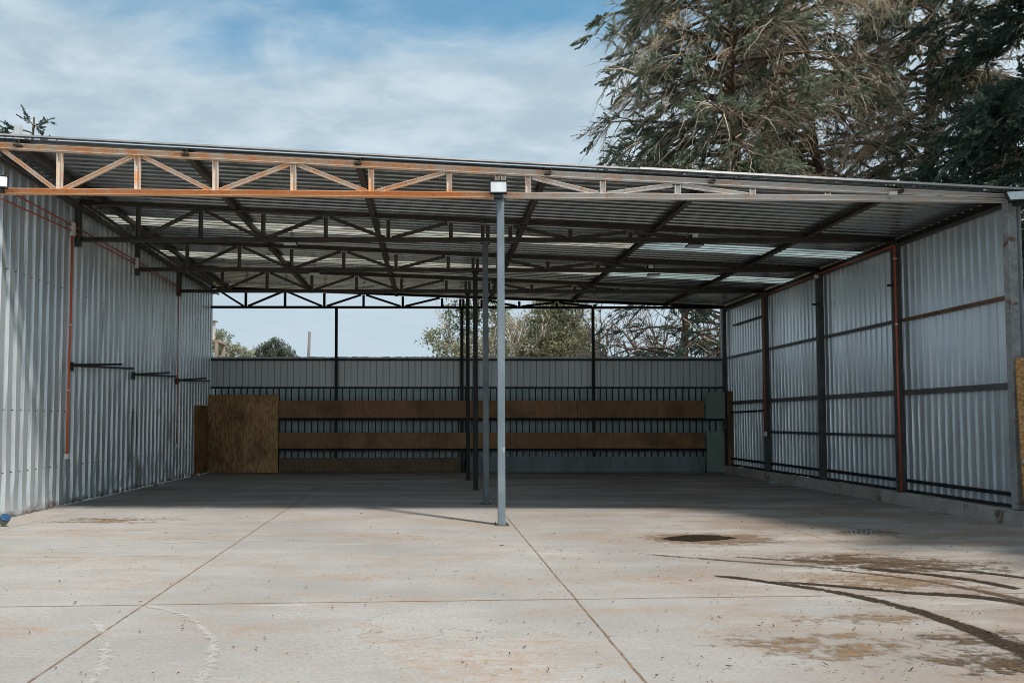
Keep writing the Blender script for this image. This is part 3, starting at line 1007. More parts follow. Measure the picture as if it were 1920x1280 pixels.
# small black clamps on the right hand posts
for lab, c in (('small black clamp sticking out of the right post with the red conduit', (8.86, 13.42, 4.22)),
               ('small black clamp sticking out of the second right post, without conduit', (8.86, 16.12, 4.30))):
    k = thing('post_clamp', lab, 'clamp', c, 'clamps on the right hand posts')
    b_ = MB(); b_.box(c, (0.16, 0.05, 0.045)); b_.build('clamp_arm', M['lamp_body'], k, bevel=0.004)
    b_ = MB(); b_.box((c[0] + 0.04, c[1] - 0.04, c[2]), (0.10, 0.04, 0.07)); b_.build('clamp_jaw', M['lamp_body'], k, bevel=0.004)

# black hinged arms on the left wall
for lab, y0, y1, z0, z1 in (('nearest black hinged arm on the left metal wall', 13.30, 16.02, 2.655, 2.80),
                            ('middle black hinged arm on the left metal wall', 16.05, 18.68, 2.66, 2.79),
                            ('farthest black hinged arm on the left wall, by the corner', 18.80, 21.45, 2.69, 2.82)):
    k = thing('hinged_arm', lab, 'wall arm', (-6.95, y0, z0), 'hinged arms on the left wall')
    b_ = MB(); b_.box((-6.95, y0, z0 - 0.02), (0.07, 0.07, 0.17)); b_.build('hinge_plate', M['lamp_body'], k, bevel=0.004)
    b_ = MB(); b_.bar((-6.92, y0, z0), (-6.94, y1, z1), 0.045, 0.035, (1, 0, 0)); b_.build('long_arm', M['lamp_body'], k)
    b_ = MB(); b_.bar((-6.90, y0, z0 + 0.012), (-6.66, y0 + (y1 - y0) * 0.55, z0 + 0.145), 0.045, 0.035, (1, 0, 0)); b_.build('short_arm', M['lamp_body'], k)

# ------------------------------------------------------------------ lamps
def floodlight(label, c, w_, h_, yaw, tilt, group):
    k = thing('floodlight', label, 'floodlight', c, group)
    mt = Matrix.Rotation(R(yaw), 3, 'Z') @ Matrix.Rotation(R(tilt), 3, 'X')
    c = Vector(c)
    b_ = MB(); b_.box(c, (w_, 0.05, h_), mt); b_.build('housing', M['lamp_body'], k, bevel=0.008)
    b_ = MB(); b_.box(c + mt @ Vector((0, -0.028, 0.004)), (w_ * 0.90, 0.008, h_ * 0.82), mt); b_.build('lens', M['lamp_glass'], k)
    b_ = MB()
    b_.box(c + mt @ Vector((0, -0.03, h_ / 2 - 0.004)), (w_, 0.03, 0.008), mt)
    b_.build('visor', M['lamp_body'], k)
    b_ = MB()
    for i in range(7):
        b_.box(c + mt @ Vector((-w_ * 0.4 + i * w_ * 0.133, 0.04, 0)), (0.008, 0.03, h_ * 0.85), mt)
    b_.build('cooling_fins', M['lamp_body'], k)
    b_ = MB()
    lo = c + mt @ Vector((0, 0.0, -h_ / 2 - 0.012))
    b_.box(lo + Vector((0, 0.035, -0.022)), (0.13, 0.085, 0.05)); b_.build('bracket', M['lamp_body'], k)
    return k
FG = 'floodlights along the shed front'
floodlight('square floodlight on top of the pale front post', (0.986, 10.655, 5.20), 0.268, 0.205, 0, -6, FG)
floodlight('floodlight at the left end of the front truss, cut by the picture edge', (-6.74, 10.62, 5.28), 0.27, 0.21, 25, -14, FG)
floodlight('tilted floodlight on the right end post under the roof corner', (8.98, 10.60, 5.04), 0.30, 0.21, -12, -32, FG)
HG = 'flat lamps hung under the trusses'
for lab, c, w_ in (('flat lamp under the second truss on the left', (-2.81, 13.42, 5.045), 0.27),
                   ('flat lamp under the third truss on the left', (-2.80, 16.12, 5.03), 0.27),
                   ('flat lamp under the second truss on the right', (5.05, 13.42, 5.00), 0.30),
                   ('flat lamp under the third truss on the right', (5.10, 16.12, 5.00), 0.27)):
    k = thing('hanging_lamp', lab, 'lamp', c, HG)
    b_ = MB(); b_.box(c, (w_, 0.20, 0.03)); b_.build('lamp_housing', M['lamp_body'], k, bevel=0.005)
    b_ = MB(); b_.box((c[0], c[1] - 0.005, c[2] - 0.018), (w_ * 0.92, 0.18, 0.008)); b_.build('lens', M['lamp_glass'], k)
    b_ = MB()
    b_.tube([(c[0] - w_ * 0.4, c[1], c[2]), (c[0] - w_ * 0.4, c[1], c[2] + 0.06), (c[0] + w_ * 0.4, c[1], c[2] + 0.06), (c[0] + w_ * 0.4, c[1], c[2])], 0.008, 5)
    b_.build('bracket', M['lamp_body'], k)
    b_ = MB()
    b_.tube([(c[0], c[1], c[2] + 0.05), (c[0] + 0.03, c[1], c[2] + 0.22), (c[0] - 0.06, c[1], c[2] + 0.33), (c[0] - 0.14, c[1], c[2] + 0.2)], 0.007, 5)
    b_.build('cable', M['lamp_body'], k)

# ------------------------------------------------------------------ small metal flue on the roof
rv = thing('roof_flue', 'small pale metal flue on the left corner of the roof', 'flue', (-6.95, 11.5, roof_z(-6.95, 11.5)))
zr0 = roof_z(-6.95, 11.5)
b_ = MB(); b_.bbox(-7.05, -6.85, 11.4, 11.6, zr0 + 0.0, zr0 + 0.24); b_.build('base_box', M['flashing'], rv, bevel=0.006)
b_ = MB(); b_.bbox(-7.02, -6.94, 11.44, 11.56, zr0 + 0.242, zr0 + 0.52)
b_.build('flue_pipe', mat_cloudy_plain("flue_zinc", (0.55, 0.58, 0.60), 0.5), rv, bevel=0.006)

# ------------------------------------------------------------------ things lying about
def pebble(label, x, y, r, mat, seed):
    q = random.Random(seed)
    b_ = MB()
    vs, fs = [], []
    nu, nv = 8, 5
    for j in range(nv + 1):
        th = math.pi * j / nv
        for i in range(nu):
            ph = 2 * math.pi * i / nu
            k = r * q.uniform(0.82, 1.12)
            vs.append((x + k * math.sin(th) * math.cos(ph), y + k * math.sin(th) * math.sin(ph), r * 0.75 + 0.78 * k * math.cos(th)))
    for j in range(nv):
        for i in range(nu):
            fs.append((j * nu + i, j * nu + (i + 1) % nu, (j + 1) * nu + (i + 1) % nu, (j + 1) * nu + i))
    b_.add(vs, fs)
    tag(b_.build('stone', mat, None, origin=(x, y, 0), smooth=True), label, 'stone', 'stones at the foot of the left wall')
pebble('white stone at the foot of the left wall, nearer one', -6.80, 17.5, 0.055, M['stone'], 1)
pebble('brown stone beside the nearer white stone at the left wall', -6.80, 17.05, 0.06, M['brown_stone'], 2)
pebble('white stone at the left wall close to the plywood corner', -6.78, 20.1, 0.06, M['stone'], 3)
pebble('brown stone beside the farther white stone at the left wall', -6.82, 19.7, 0.06, M['brown_stone'], 4)
pebble('small buff stone at the foot of the left wall, nearest to the opening', -6.82, 15.3, 0.035, M['brown_stone'], 5)
cn = thing('dented_can', 'dented tin can with a blue rim lying by the left wall', 'can', (-6.50, 10.62, 0.0))
ax = Vector((0.55, -0.35, 0.75)).normalized()
c0 = Vector((-6.55, 10.66, 0.075))
b_ = MB(); b_.tube([c0 - ax * 0.035, c0 + ax * 0.0, c0 + ax * 0.06], [0.055, 0.068, 0.07], 14); b_.build('body', M['can'], cn, smooth=False, bevel=0.004)
b_ = MB(); b_.tube([c0 + ax * 0.06, c0 + ax * 0.095], [0.074, 0.072], 14); b_.build('rim', M['blue'], cn, bevel=0.004)
b_ = MB()
b_.bbox(8.62, 8.80, 17.95, 18.2, 0.0, 0.012)
b_.bbox(8.66, 8.84, 18.05, 18.22, 0.012, 0.03)
tag(b_.build('plastic_sheet', mat_cloudy_plain("pale_blue_plastic", (0.25, 0.36, 0.42), 0.4), None, origin=(8.7, 18.1, 0)), 'scrap of pale blue plastic by the right hand footing', 'plastic')

# ------------------------------------------------------------------ puddles, tyre marks and mud
def puddle(pts, seed, mat='water', name='puddle', z=0.0055, jit=1.0):
    q = random.Random(seed)
    out = []
    n = len(pts)
    for i in range(n):
        a, b = Vector((*pts[i], 0)), Vector((*pts[(i + 1) % n], 0))
        for k in range(5):
            p = a.lerp(b, k / 5)
            out.append((p.x + q.uniform(-.02, .02) * jit, p.y + q.uniform(-.015, .015) * jit, z))
    b_ = MB(); b_.add(out, [tuple(range(len(out)))])
    tag(b_.build(name, M[mat]), kind='structure')
puddle([(3.06, 9.53), (3.32, 9.73), (3.64, 9.86), (3.94, 9.81), (4.14, 9.57), (3.77, 9.38), (3.37, 9.29), (3.16, 9.39)], 1)
puddle([(5.86, 10.16), (6.15, 10.24), (6.42, 10.24), (6.50, 10.16), (6.12, 9.90), (5.98, 9.98)], 2, 'shallow')

def patch(x, y, w_, d_, mat, z, rot=0.0):
    b_ = MB()
    b_.grid([[(-w_ / 2 + w_ * i / 8, -d_ / 2 + d_ * j / 6, 0) for i in range(9)] for j in range(7)])
    o = b_.build('mud_stain', mat)
    o.location = (x, y, z); o.rotation_euler = (0, 0, R(rot))
    tag(o, kind='structure')
patch(3.75, 9.52, 2.3, 1.15, M['damp'], 0.0040, 0)
patch(6.2, 10.05, 1.89, 1.35, M['mud_patch'], 0.0041, 0)
patch(3.45, 5.72, 2.03, 0.63, M['mud_patch'], 0.0042, 4)
patch(4.05, 5.16, 1.28, 0.68, M['dark_patch'], 0.0043, 0)
patch(3.75, 4.66, 1.49, 0.75, M['dark_patch'], 0.0044, 0)
patch(2.75, 5.0, 2.03, 1.20, M['mud_patch'], 0.0045, 0)
patch(5.1, 7.9, 3.51, 1.35, M['dark_patch'], 0.0046, -8)
patch(4.5, 6.95, 3.0, 1.3, M['mud_patch'], 0.00495, -10)
patch(3.9, 4.55, 1.3, 0.55, M['dark_patch'], 0.00505, 0)
patch(-5.2, 11.3, 3.24, 1.20, M['mud_patch'], 0.0047, 0)
#patch(1.4, 13.1, 2.97, 1.50, M['mud_patch'], 0.0048, 0)
#patch(0.55, 6.9, 2.16, 1.05, M['mud_patch'], 0.0049, 0)

def ribbon(path, wa, wb, mat, z, name='tyre_track'):
    P = [Vector((*p, 0)) for p in path]
    # smooth the path
    pts = []
    for i in range(len(P) - 1):
        p0, p1, p2, p3 = P[max(i - 1, 0)], P[i], P[i + 1], P[min(i + 2, len(P) - 1)]
        for k in range(6):
            t_ = k / 6
            pts.append(0.5 * ((2 * p1) + (-p0 + p2) * t_ + (2 * p0 - 5 * p1 + 4 * p2 - p3) * t_ ** 2 + (-p0 + 3 * p1 - 3 * p2 + p3) * t_ ** 3))
    pts.append(P[-1])
    rows, core = [], []
    n = len(pts)
    for i, p in enumerate(pts):
        a = (pts[min(i + 1, n - 1)] - pts[max(i - 1, 0)]).normalized()
        s = Vector((-a.y, a.x, 0))
        wd = wa + (wb - wa) * i / (n - 1)
        row = []
        for k in range(7):
            f = (k - 3) / 3
            row.append(p + s * (f * wd * 0.5) + Vector((0, 0, z)))
            e = 1 - abs(f)
            e *= min(1, i / 4) if i < 4 else 1
            core.append(e)
        rows.append(row)
    b_ = MB(); b_.grid(rows)
    o = b_.build(name, mat)
    at = o.data.attributes.new('core', 'FLOAT', 'POINT')
    at.data.foreach_set('value', core)
    tag(o, kind='structure')
ribbon([(2.86, 7.28), (3.15, 7.12), (3.46, 6.86), (3.73, 6.6), (3.92, 6.3), (4.06, 5.92), (4.11, 5.5), (4.11, 5.2), (4.05, 4.7)], 0.12, 0.26, M['mud_track'], 0.0052)
ribbon([(3.40, 7.0), (3.70, 6.89), (4.02, 6.75), (4.40, 6.57), (4.81, 6.45), (5.06, 6.29), (5.2, 6.0)], 0.10, 0.22, M['mud_track'], 0.0056)
ribbon([(4.05, 7.7), (4.43, 7.45), (4.76, 7.18), (4.99, 6.9), (5.13, 6.6), (5.3, 6.2)], 0.09, 0.2, M['faint_track'], 0.0060)
ribbon([(4.6, 7.66), (4.78, 7.56), (5.13, 7.32), (5.40, 7.06), (5.55, 6.7)], 0.2, 0.16, M['mud_track'], 0.0064)
ribbon([(3.5, 8.3), (3.86, 8.14), (4.45, 7.98), (5.08, 7.92), (5.6, 7.8)], 0.08, 0.14, M['faint_track'], 0.0068)
ribbon([(5.2, 7.7), (5.46, 7.56), (5.83, 7.36), (6.2, 6.9)], 0.1, 0.14, M['mud_track'], 0.0072)
ribbon([(2.2, 8.6), (3.0, 8.2), (3.8, 7.85), (4.4, 7.6)], 0.05, 0.1, M['faint_track'], 0.0076)
ribbon([(-1.43, 4.0), (-1.43, 4.35), (-1.5, 4.75), (-1.63, 5.15), (-1.82, 5.48), (-2.09, 5.83), (-2.5, 6.1)], 0.20, 0.10, M['pale_track'], 0.0080)
ribbon([(-2.05, 4.0), (-2.1, 4.35), (-2.25, 4.81), (-2.47, 5.28), (-2.8, 5.7)], 0.18, 0.10, M['pale_track'], 0.0084)
ribbon([(-5.2, 8.6), (-4.2, 9.0), (-3.0, 9.3), (-1.0, 9.5)], 0.10, 0.06, M['pale_track'], 0.0088)

# ------------------------------------------------------------------ numpy foliage tools
def np_object(name, verts, nper, mat, parent=None, tint=None, tri=False, origin=(0, 0, 0), idx=None):
    """verts: (N,3) with nper vertices per face, unshared; or idx for shared quads"""
    me = bpy.data.meshes.new(name)
    v = verts.astype(np.float32) - np.array(origin, np.float32)
    if idx is None:
        nf = len(v) // nper
        idx = np.arange(len(v), dtype=np.int32)
    else:
        nf = len(idx) // nper
    me.vertices.add(len(v)); me.vertices.foreach_set('co', v.ravel())
    me.loops.add(len(idx)); me.loops.foreach_set('vertex_index', idx.astype(np.int32))
    me.polygons.add(nf)
    me.polygons.foreach_set('loop_start', np.arange(0, nf * nper, nper, dtype=np.int32))
    me.polygons.foreach_set('loop_total', np.full(nf, nper, dtype=np.int32))
    if tint is not None:
        a = me.attributes.new('tint', 'FLOAT', 'FACE')
        a.data.foreach_set('value', tint.astype(np.float32))
    me.materials.append(mat)
    me.update(calc_edges=True)
    me.validate()
    ob = bpy.data.objects.new(name, me)
    COL.objects.link(ob)
    if parent is not None:
        ob.parent = parent
    return ob

def norm(a):
    return a / np.maximum(np.linalg.norm(a, axis=-1, keepdims=True), 1e-9)

class Wood:
    def __init__(self): self.v, self.i, self.n, self.m = [], [], 0, []
    def tube(self, path, r0, r1, k=5, mi=0):
        P = np.asarray(path, float)
        m = len(P)
        T = norm(np.gradient(P, axis=0))
        h = np.array([0.13, 0.31, 0.94]) if abs(T[0, 2]) < 0.9 else np.array([1.0, 0.1, 0])
        A = norm(np.cross(T, h)); B = np.cross(T, A)
        rr = np.linspace(r0, r1, m)[:, None, None]
        an = np.arange(k) * 2 * np.pi / k
        ring = P[:, None] + rr * (A[:, None] * np.cos(an)[None, :, None] + B[:, None] * np.sin(an)[None, :, None])
        self.v.append(ring.reshape(-1, 3))
        a = np.arange(m - 1)[:, None] * k + np.arange(k)[None]
        b = np.arange(m - 1)[:, None] * k + (np.arange(k)[None] + 1) % k
        self.i.append((np.stack([a, b, b + k, a + k], -1).reshape(-1) + self.n))
        self.n += m * k
        self.m.append(np.full((m - 1) * k, mi, np.int32))
    def build(self, name, mat, parent, origin, mat2=None):
        o = np_object(name, np.concatenate(self.v), 4, mat, parent, None, origin=origin, idx=np.concatenate(self.i))
        o.data.polygons.foreach_set('use_smooth', [True] * len(o.data.polygons))
        if mat2 is not None:
            o.data.materials.append(mat2)
            o.data.polygons.foreach_set('material_index', np.concatenate(self.m))
        return o

def spray_template(rng, n=24, ln=0.27, wd=0.085, spread=0.8):
    """feathery plume along +x, unit length: short leaf blades set all round the stem"""
    out = []
    for k in range(n):
        t_ = 0.05 + 0.95 * k / (n - 1)
        roll = rng.normal(0, spread) + (0 if k % 2 else math.pi)
        ang = math.radians(rng.uniform(22, 48)) * (1 - 0.5 * t_)
        d = np.array([math.cos(ang), math.sin(ang) * math.cos(roll), math.sin(ang) * math.sin(roll)])
        l_ = ln * rng.uniform(0.7, 1.25) * (1.15 - 0.55 * t_)
        s = norm(np.cross(rng.normal(0, 1, 3), d))
        p = np.array([t_ * 0.88, 0, -0.10 * t_ * t_])
        w_ = wd * rng.uniform(0.7, 1.3)
        out += [p, p + d * l_ * 0.45 + s * w_ * 0.5, p + d * l_, p + d * l_ * 0.45 - s * w_ * 0.5]
    return np.array(out)

def place(templates, O, D, Sc, rng, up=(0, 0, 1)):
    """instance templates at O pointing along D with scale Sc; returns verts and per-face instance index"""
    vs, fi = [], []
    D = norm(D)
    N = norm(np.array(up)[None] + rng.normal(0, 1.1, D.shape))
    B = norm(np.cross(N, D)); N = np.cross(D, B)
    which = rng.integers(0, len(templates), len(O))
    for k, T in enumerate(templates):
        s = np.where(which == k)[0]
        if len(s) == 0: continue
        M3 = np.stack([D[s], B[s], N[s]], 1)          # rows: axes
        v_ = O[s][:, None] + Sc[s][:, None, None] * np.einsum('tk,nkj->ntj', T, M3)
        vs.append(v_.reshape(-1, 3))
        fi.append(np.repeat(s, len(T) // 4))
    return np.concatenate(vs), np.concatenate(fi)

def conifer(name, label, cat, group, base, H, seed, limb_len, zr=(0.12, 0.98), n_limb=48, trunk_r=0.32, leaf='cypress', bark='bark',
            dead=0.16, bare=0.30, droop=0.45, rise=0.45, az_bias=None, lean=(0, 0), nsec=13, nspray=6, spray=(0.40, 0.80), taper=0.75,
            ntw=0):
    rng = np.random.default_rng(seed)
    base = np.array(base, float)
    root = thing(name, label, cat, tuple(base), group)
    wood = Wood()
    th = np.linspace(0, 1, 12)
    sway = np.cumsum(rng.normal(0, 0.10, (12, 2)), 0)
    sway -= sway[0]
    trunk = np.stack([base[0] + lean[0] * th * H + sway[:, 0], base[1] + lean[1] * th * H + sway[:, 1], base[2] + th * H], 1)
    wood.tube(trunk, trunk_r, 0.03, 9)
    O, D, Sc, dead_f, tint = [], [], [], [], []
    for li in range(n_limb):
        f = zr[0] + (zr[1] - zr[0]) * (li + rng.uniform(0, 1)) / n_limb
        p0 = np.array([np.interp(f, th, trunk[:, k]) for k in range(3)])
        az = rng.uniform(0, 2 * np.pi) if az_bias is None or rng.uniform() > az_bias[1] else az_bias[0] + rng.normal(0, 0.7)
        L = limb_len * (1 - taper * f ** 1.5) * rng.uniform(0.65, 1.15)
        hd = np.array([np.cos(az), np.sin(az), 0])
        r_ = rise * rng.uniform(0.4, 1.4); dr = droop * rng.uniform(0.6, 1.4)
        tt = np.linspace(0, 1, 9)
        side = np.array([-hd[1], hd[0], 0]) * rng.normal(0, 0.18)
        path = p0 + L * (tt[:, None] * hd + (tt ** 2)[:, None] * side) + np.outer(L * (r_ * tt - dr * tt ** 2), [0, 0, 1])
        path[1:] += rng.normal(0, 0.03 * L / 4, (8, 3))
        lr = 0.02 + 0.016 * L
        wood.tube(path, lr, 0.012, 5)
        tang = norm(np.gradient(path, axis=0))
        limb_dead = rng.uniform() < dead
        ltint = rng.uniform(0.1, 0.9)
        ns = max(4, int(nsec * L / limb_len * 1.15))
        for si in range(ns):
            t_ = 0.16 + 0.84 * (si + rng.uniform(0, 1)) / ns
            q = np.array([np.interp(t_, tt, path[:, k]) for k in range(3)])
            tg = np.array([np.interp(t_, tt, tang[:, k]) for k in range(3)])
            sd = np.array([-hd[1], hd[0], 0]) * rng.choice([-1, 1])
            d = norm(tg * rng.uniform(0.5, 1.1) + sd * rng.uniform(0.2, 0.9) + np.array([0, 0, rng.normal(-0.22, 0.30)]))
            l2 = limb_len * rng.uniform(0.16, 0.36) * (1.15 - 0.55 * t_)
            s4 = np.linspace(0, 1, 5)
            pth = q + l2 * s4[:, None] * d + np.outer(-0.22 * l2 * s4 ** 2, [0, 0, 1]) + rng.normal(0, 0.03, (5, 3)) * s4[:, None]
            is_bare = rng.uniform() < bare * (1.3 - t_)
            wood.tube(pth, 0.018 + 0.008 * l2, 0.007, 3, 1 if (is_bare or rng.uniform() < 0.55) else 0)
            for k in range(ntw):
                u_ = rng.uniform(0.1, 0.9)
                o_ = np.array([np.interp(u_, s4, pth[:, j]) for j in range(3)])
                dd = norm(d + rng.normal(0, 0.35, 3) + np.array([0, 0, -0.35]))
                l3 = l2 * rng.uniform(0.4, 0.9)
                q4 = o_ + l3 * s4[::1, None] * dd + np.outer(-0.25 * l3 * s4 ** 2, [0, 0, 1])
                wood.tube(q4[::2], 0.015, 0.006, 3, 1)
            is_dead = limb_dead and rng.uniform() < 0.75 or rng.uniform() < dead * 0.5
            n_ = nspray if not is_bare else 1
            for k in range(n_):
                u_ = rng.uniform(0.3, 1.0)
                o_ = np.array([np.interp(u_, s4, pth[:, j]) for j in range(3)])
                dd = norm(d + rng.normal(0, 0.38, 3) + np.array([0, 0, 0.06]))
                O.append(o_); D.append(dd); Sc.append(rng.uniform(*spray) * (0.8 if is_dead else 1))
                dead_f.append(is_dead); tint.append(np.clip(ltint * 0.5 + rng.uniform(0, 0.55), 0, 1))
    O, D, Sc, dead_f, tint = map(np.array, (O, D, Sc, dead_f, tint))
    wood.build('trunk', M[bark], root, base, M['twig'])
    tg_ = [spray_template(rng) for _ in range(5)]
    td_ = [spray_template(rng, 13, 0.24, 0.055) for _ in range(3)]
    g = ~dead_f
    v_, fi = place(tg_, O[g], D[g], Sc[g], rng)
    np_object('crown', v_, 4, M[leaf], root, np.clip(tint[g][fi] + rng.normal(0, 0.12, len(fi)), 0, 1), origin=base)
    if dead_f.any():
        v_, fi = place(td_, O[dead_f], D[dead_f], Sc[dead_f], rng)
        np_object('dead_foliage', v_, 4, M['dead'], root, np.clip(tint[dead_f][fi] + rng.normal(0, 0.2, len(fi)), 0, 1), origin=base)
    return root

def leaf_tuft(rng, n=22, sz=0.22, r=0.5):
    out = []
    for _ in range(n):
        p = norm(rng.normal(0, 1, 3)) * r * rng.uniform(0.2, 1) ** 0.6
        d = norm(rng.normal(0, 1, 3)); nn = norm(rng.normal(0, 1, 3)); s = norm(np.cross(d, nn))
        l_ = sz * rng.uniform(0.7, 1.3); w_ = l_ * 0.42
        out += [p, p + d * l_ * 0.5 + s * w_ * 0.5, p + d * l_, p + d * l_ * 0.5 - s * w_ * 0.5]
    return np.array(out)

def broadleaf(name, label, cat, group, base, seed, blobs, leaf='olive', bark='grey_bark', n_per=90, tuft=0.5, trunk_r=0.2, leafsz=0.24, shell=0.5):
    """blobs: (dx, dy, z, rx, rz) leaf masses of the crown, each reached by a limb"""
    rng = np.random.default_rng(seed)
    base = np.array(base, float)
    root = thing(name, label, cat, tuple(base), group)
    wood = Wood()
    zmin = min(b[2] - b[4] for b in blobs)
    fork = np.array([base[0], base[1], base[2] + max(zmin * 0.7, 1.0)])
    wood.tube(np.linspace(base, fork, 4) + rng.normal(0, 0.03, (4, 3)), trunk_r, trunk_r * 0.75, 7)
    O = []
    tint = []
    for (dx_, dy_, z, rx, rz) in blobs:
        c = np.array([base[0] + dx_, base[1] + dy_, z])
        s4 = np.linspace(0, 1, 6)[:, None]
        mid = (fork + c) / 2 + np.array([0, 0, -0.08 * np.linalg.norm(c - fork)])
        path = fork * (1 - s4) ** 2 + mid * 2 * s4 * (1 - s4) + c * s4 ** 2
        wood.tube(path, trunk_r * 0.45, 0.04, 5)
        bt = rng.uniform(0.1, 0.8)
        n_ = int(n_per * (rx * rx * rz) ** 0.66)
        d = norm(rng.normal(0, 1, (n_, 3)))
        rad = (shell + (1 - shell) * rng.uniform(0, 1, (n_, 1))) * (1 + 0.22 * np.sin(d[:, :1] * 7 + d[:, 2:] * 9 + seed))
        pts = c + d * rad * np.array([rx, rx, rz])
        pts = pts[rng.uniform(0, 1, n_) < 0.92]
        O.append(pts); tint.append(np.clip(bt * 0.6 + rng.uniform(0, 0.5, len(pts)), 0, 1))
        for k in range(0, len(pts), 9):
            st = c + (pts[k] - c) * 0.15
            wood.tube(np.linspace(st, pts[k], 4) + rng.normal(0, 0.06, (4, 3)), 0.028, 0.008, 3)
    O = np.concatenate(O); tint = np.concatenate(tint)
    wood.build('trunk', M[bark], root, base)
    T = [leaf_tuft(rng, 20, leafsz, tuft) for _ in range(5)]
    v_, fi = place(T, O, rng.normal(0, 1, O.shape), rng.uniform(0.6, 1.25, len(O)), rng)
    np_object('crown', v_, 4, M[leaf], root, np.clip(tint[fi] + rng.normal(0, 0.15, len(fi)), 0, 1), origin=base)
    return root

def bare_tree(name, label, cat, group, base, H, seed, mat='pink_twig', spread=0.55, levels=4, r0=0.15):
    rng = np.random.default_rng(seed)
    base = np.array(base, float)
    root = thing(name, label, cat, tuple(base), group)
    big, small = Wood(), Wood()
    def grow(p, d, l_, r_, lev):
        n_ = 5
        pts = [p]
        dd = d.copy()
        for _ in range(n_):
            dd = norm(dd + rng.normal(0, 0.16, 3) + np.array([0, 0, 0.04]))
            pts.append(pts[-1] + dd * l_ / n_)
        (big if lev <= 1 else small).tube(np.array(pts), r_, r_ * 0.5, 5 if lev <= 1 else 3)
        if lev < levels:
            for k in range(rng.integers(4, 7)):
                i = rng.integers(2, n_ + 1)
                nd = norm(dd + rng.normal(0, spread, 3) + np.array([0, 0, 0.12]))
                grow(pts[i], nd, l_ * rng.uniform(0.5, 0.78), r_ * 0.58, lev + 1)
    grow(base, np.array([0, 0, 1.0]), H * 0.42, r0, 0)
    big.build('trunk', M['grey_bark'], root, base)
    small.build('bare_crown', M[mat], root, base)
    return root

# ------------------------------------------------------------------ trees behind the shed
TG = 'tall conifers around the shed'
conifer('conifer_tree', 'tall ragged cypress with long limbs reaching left over the roof edge', 'tree', TG, (12.1, 28.0, -0.03), 24, 11, 6.7, n_limb=100, zr=(0.38, 0.98), ntw=2,
        az_bias=(math.pi * 1.08, 0.45), lean=(-0.03, 0), nsec=17, nspray=7, spray=(0.45, 0.85), rise=0.30, droop=0.42, taper=0.42, dead=0.32, bare=0.45)
conifer('conifer_tree', 'tall ragged cypress in the middle of the group, mostly bare brown limbs', 'tree', TG, (16.4, 29.0, -0.03), 24, 12, 6.0, n_limb=110, zr=(0.38, 0.98), ntw=4,
        dead=0.75, bare=0.6, az_bias=(math.pi * 1.15, 0.6), lean=(-0.025, 0), nsec=17, nspray=6, spray=(0.4, 0.8), rise=0.12, droop=0.6, taper=0.5)
conifer('conifer_tree', 'tall cypress with an open see-through crown, left of the dark conifer', 'tree', TG, (20.2, 28.5, -0.03), 23, 13, 5.4, n_limb=105, zr=(0.38, 0.98), ntw=4,
        dead=0.6, bare=0.55, nspray=6, nsec=15, az_bias=(math.pi * 1.2, 0.55), spray=(0.45, 0.9), rise=0.15, droop=0.55, taper=0.5)
conifer('conifer_tree', 'dense dark green conifer at the right edge of the picture', 'tree', TG, (20.8, 22.5, -0.03), 20, 14, 4.6, n_limb=120, leaf='dark_cypress',
        bark='dark_bark', dead=0.03, bare=0.15, nspray=8, nsec=16, taper=0.5, rise=0.3, spray=(0.45, 0.85))
conifer('conifer_tree', 'conifer beside the yard right of the opening, shading the right end of the slab', 'tree', TG, (13.3, 6.6, -0.03), 20, 18, 4.6, n_limb=90,
        zr=(0.25, 0.98), leaf='dark_cypress', dead=0.05, bare=0.1, nspray=10, nsec=14, spray=(0.7, 1.15))
conifer('conifer_tree', 'slim conifer whose drooping tip shows over the left roof corner', 'tree', TG, (-14.9, 25.0, -0.03), 12.9, 15, 3.2, n_limb=46, leaf='dark_cypress',
        dead=0.05, bare=0.15, droop=0.7, rise=0.45, taper=0.8, nsec=9, spray=(0.3, 0.6))
conifer('conifer_tree', 'low spreading conifer seen through the back opening, right of the thin post', 'tree', TG, (9.3, 26.5, -0.03), 7.6, 16, 3.6, zr=(0.3, 0.98), n_limb=30,
        dead=0.15, bare=0.5, taper=0.4, nsec=10, nspray=5, leaf='dark_cypress', spray=(0.35, 0.6))
conifer('conifer_tree', 'small dark conifer behind the fence beside the right corner of the back opening', 'tree', TG, (11.9, 27.2, -0.03), 7.0, 17, 2.8, zr=(0.3, 0.98), n_limb=26,
        dead=0.1, bare=0.5, taper=0.4, nsec=9, nspray=5, leaf='dark_cypress', spray=(0.3, 0.55))
BG = 'broadleaf trees beyond the fence'
broadleaf('broadleaf_tree', 'loose olive green tree seen through the back opening behind the middle posts', 'tree', BG, (2.0, 40, -0.03), 21,
          [(-1.6, 0, 6.2, 1.0, 0.9), (-0.4, 0.5, 7.6, 1.3, 1.2), (0.6, -0.4, 9.4, 1.6, 1.4), (1.6, 0.3, 7.2, 1.4, 1.3), (0.5, 0, 5.8, 1.8, 1.0), (2.4, 0.2, 5.8, 1.2, 1.0), (-1.0, 0, 5.0, 1.5, 0.9)],
          n_per=52, tuft=0.34, leafsz=0.2)
broadleaf('broadleaf_tree', 'rounder pale olive tree seen through the back opening, left of the thin right post', 'tree', BG, (7.2, 41, -0.03), 22,
          [(-0.4, 0, 7.2, 1.7, 1.4), (-1.6, 0, 6.0, 1.4, 1.2), (0.8, 0.3, 6.6, 1.6, 1.5), (0.1, -0.5, 5.6, 2.0, 1.2), (0.3, 0, 8.7, 1.5, 1.2), (1.7, 0, 5.4, 1.3, 1.2)],
          n_per=85, tuft=0.34, leafsz=0.2)
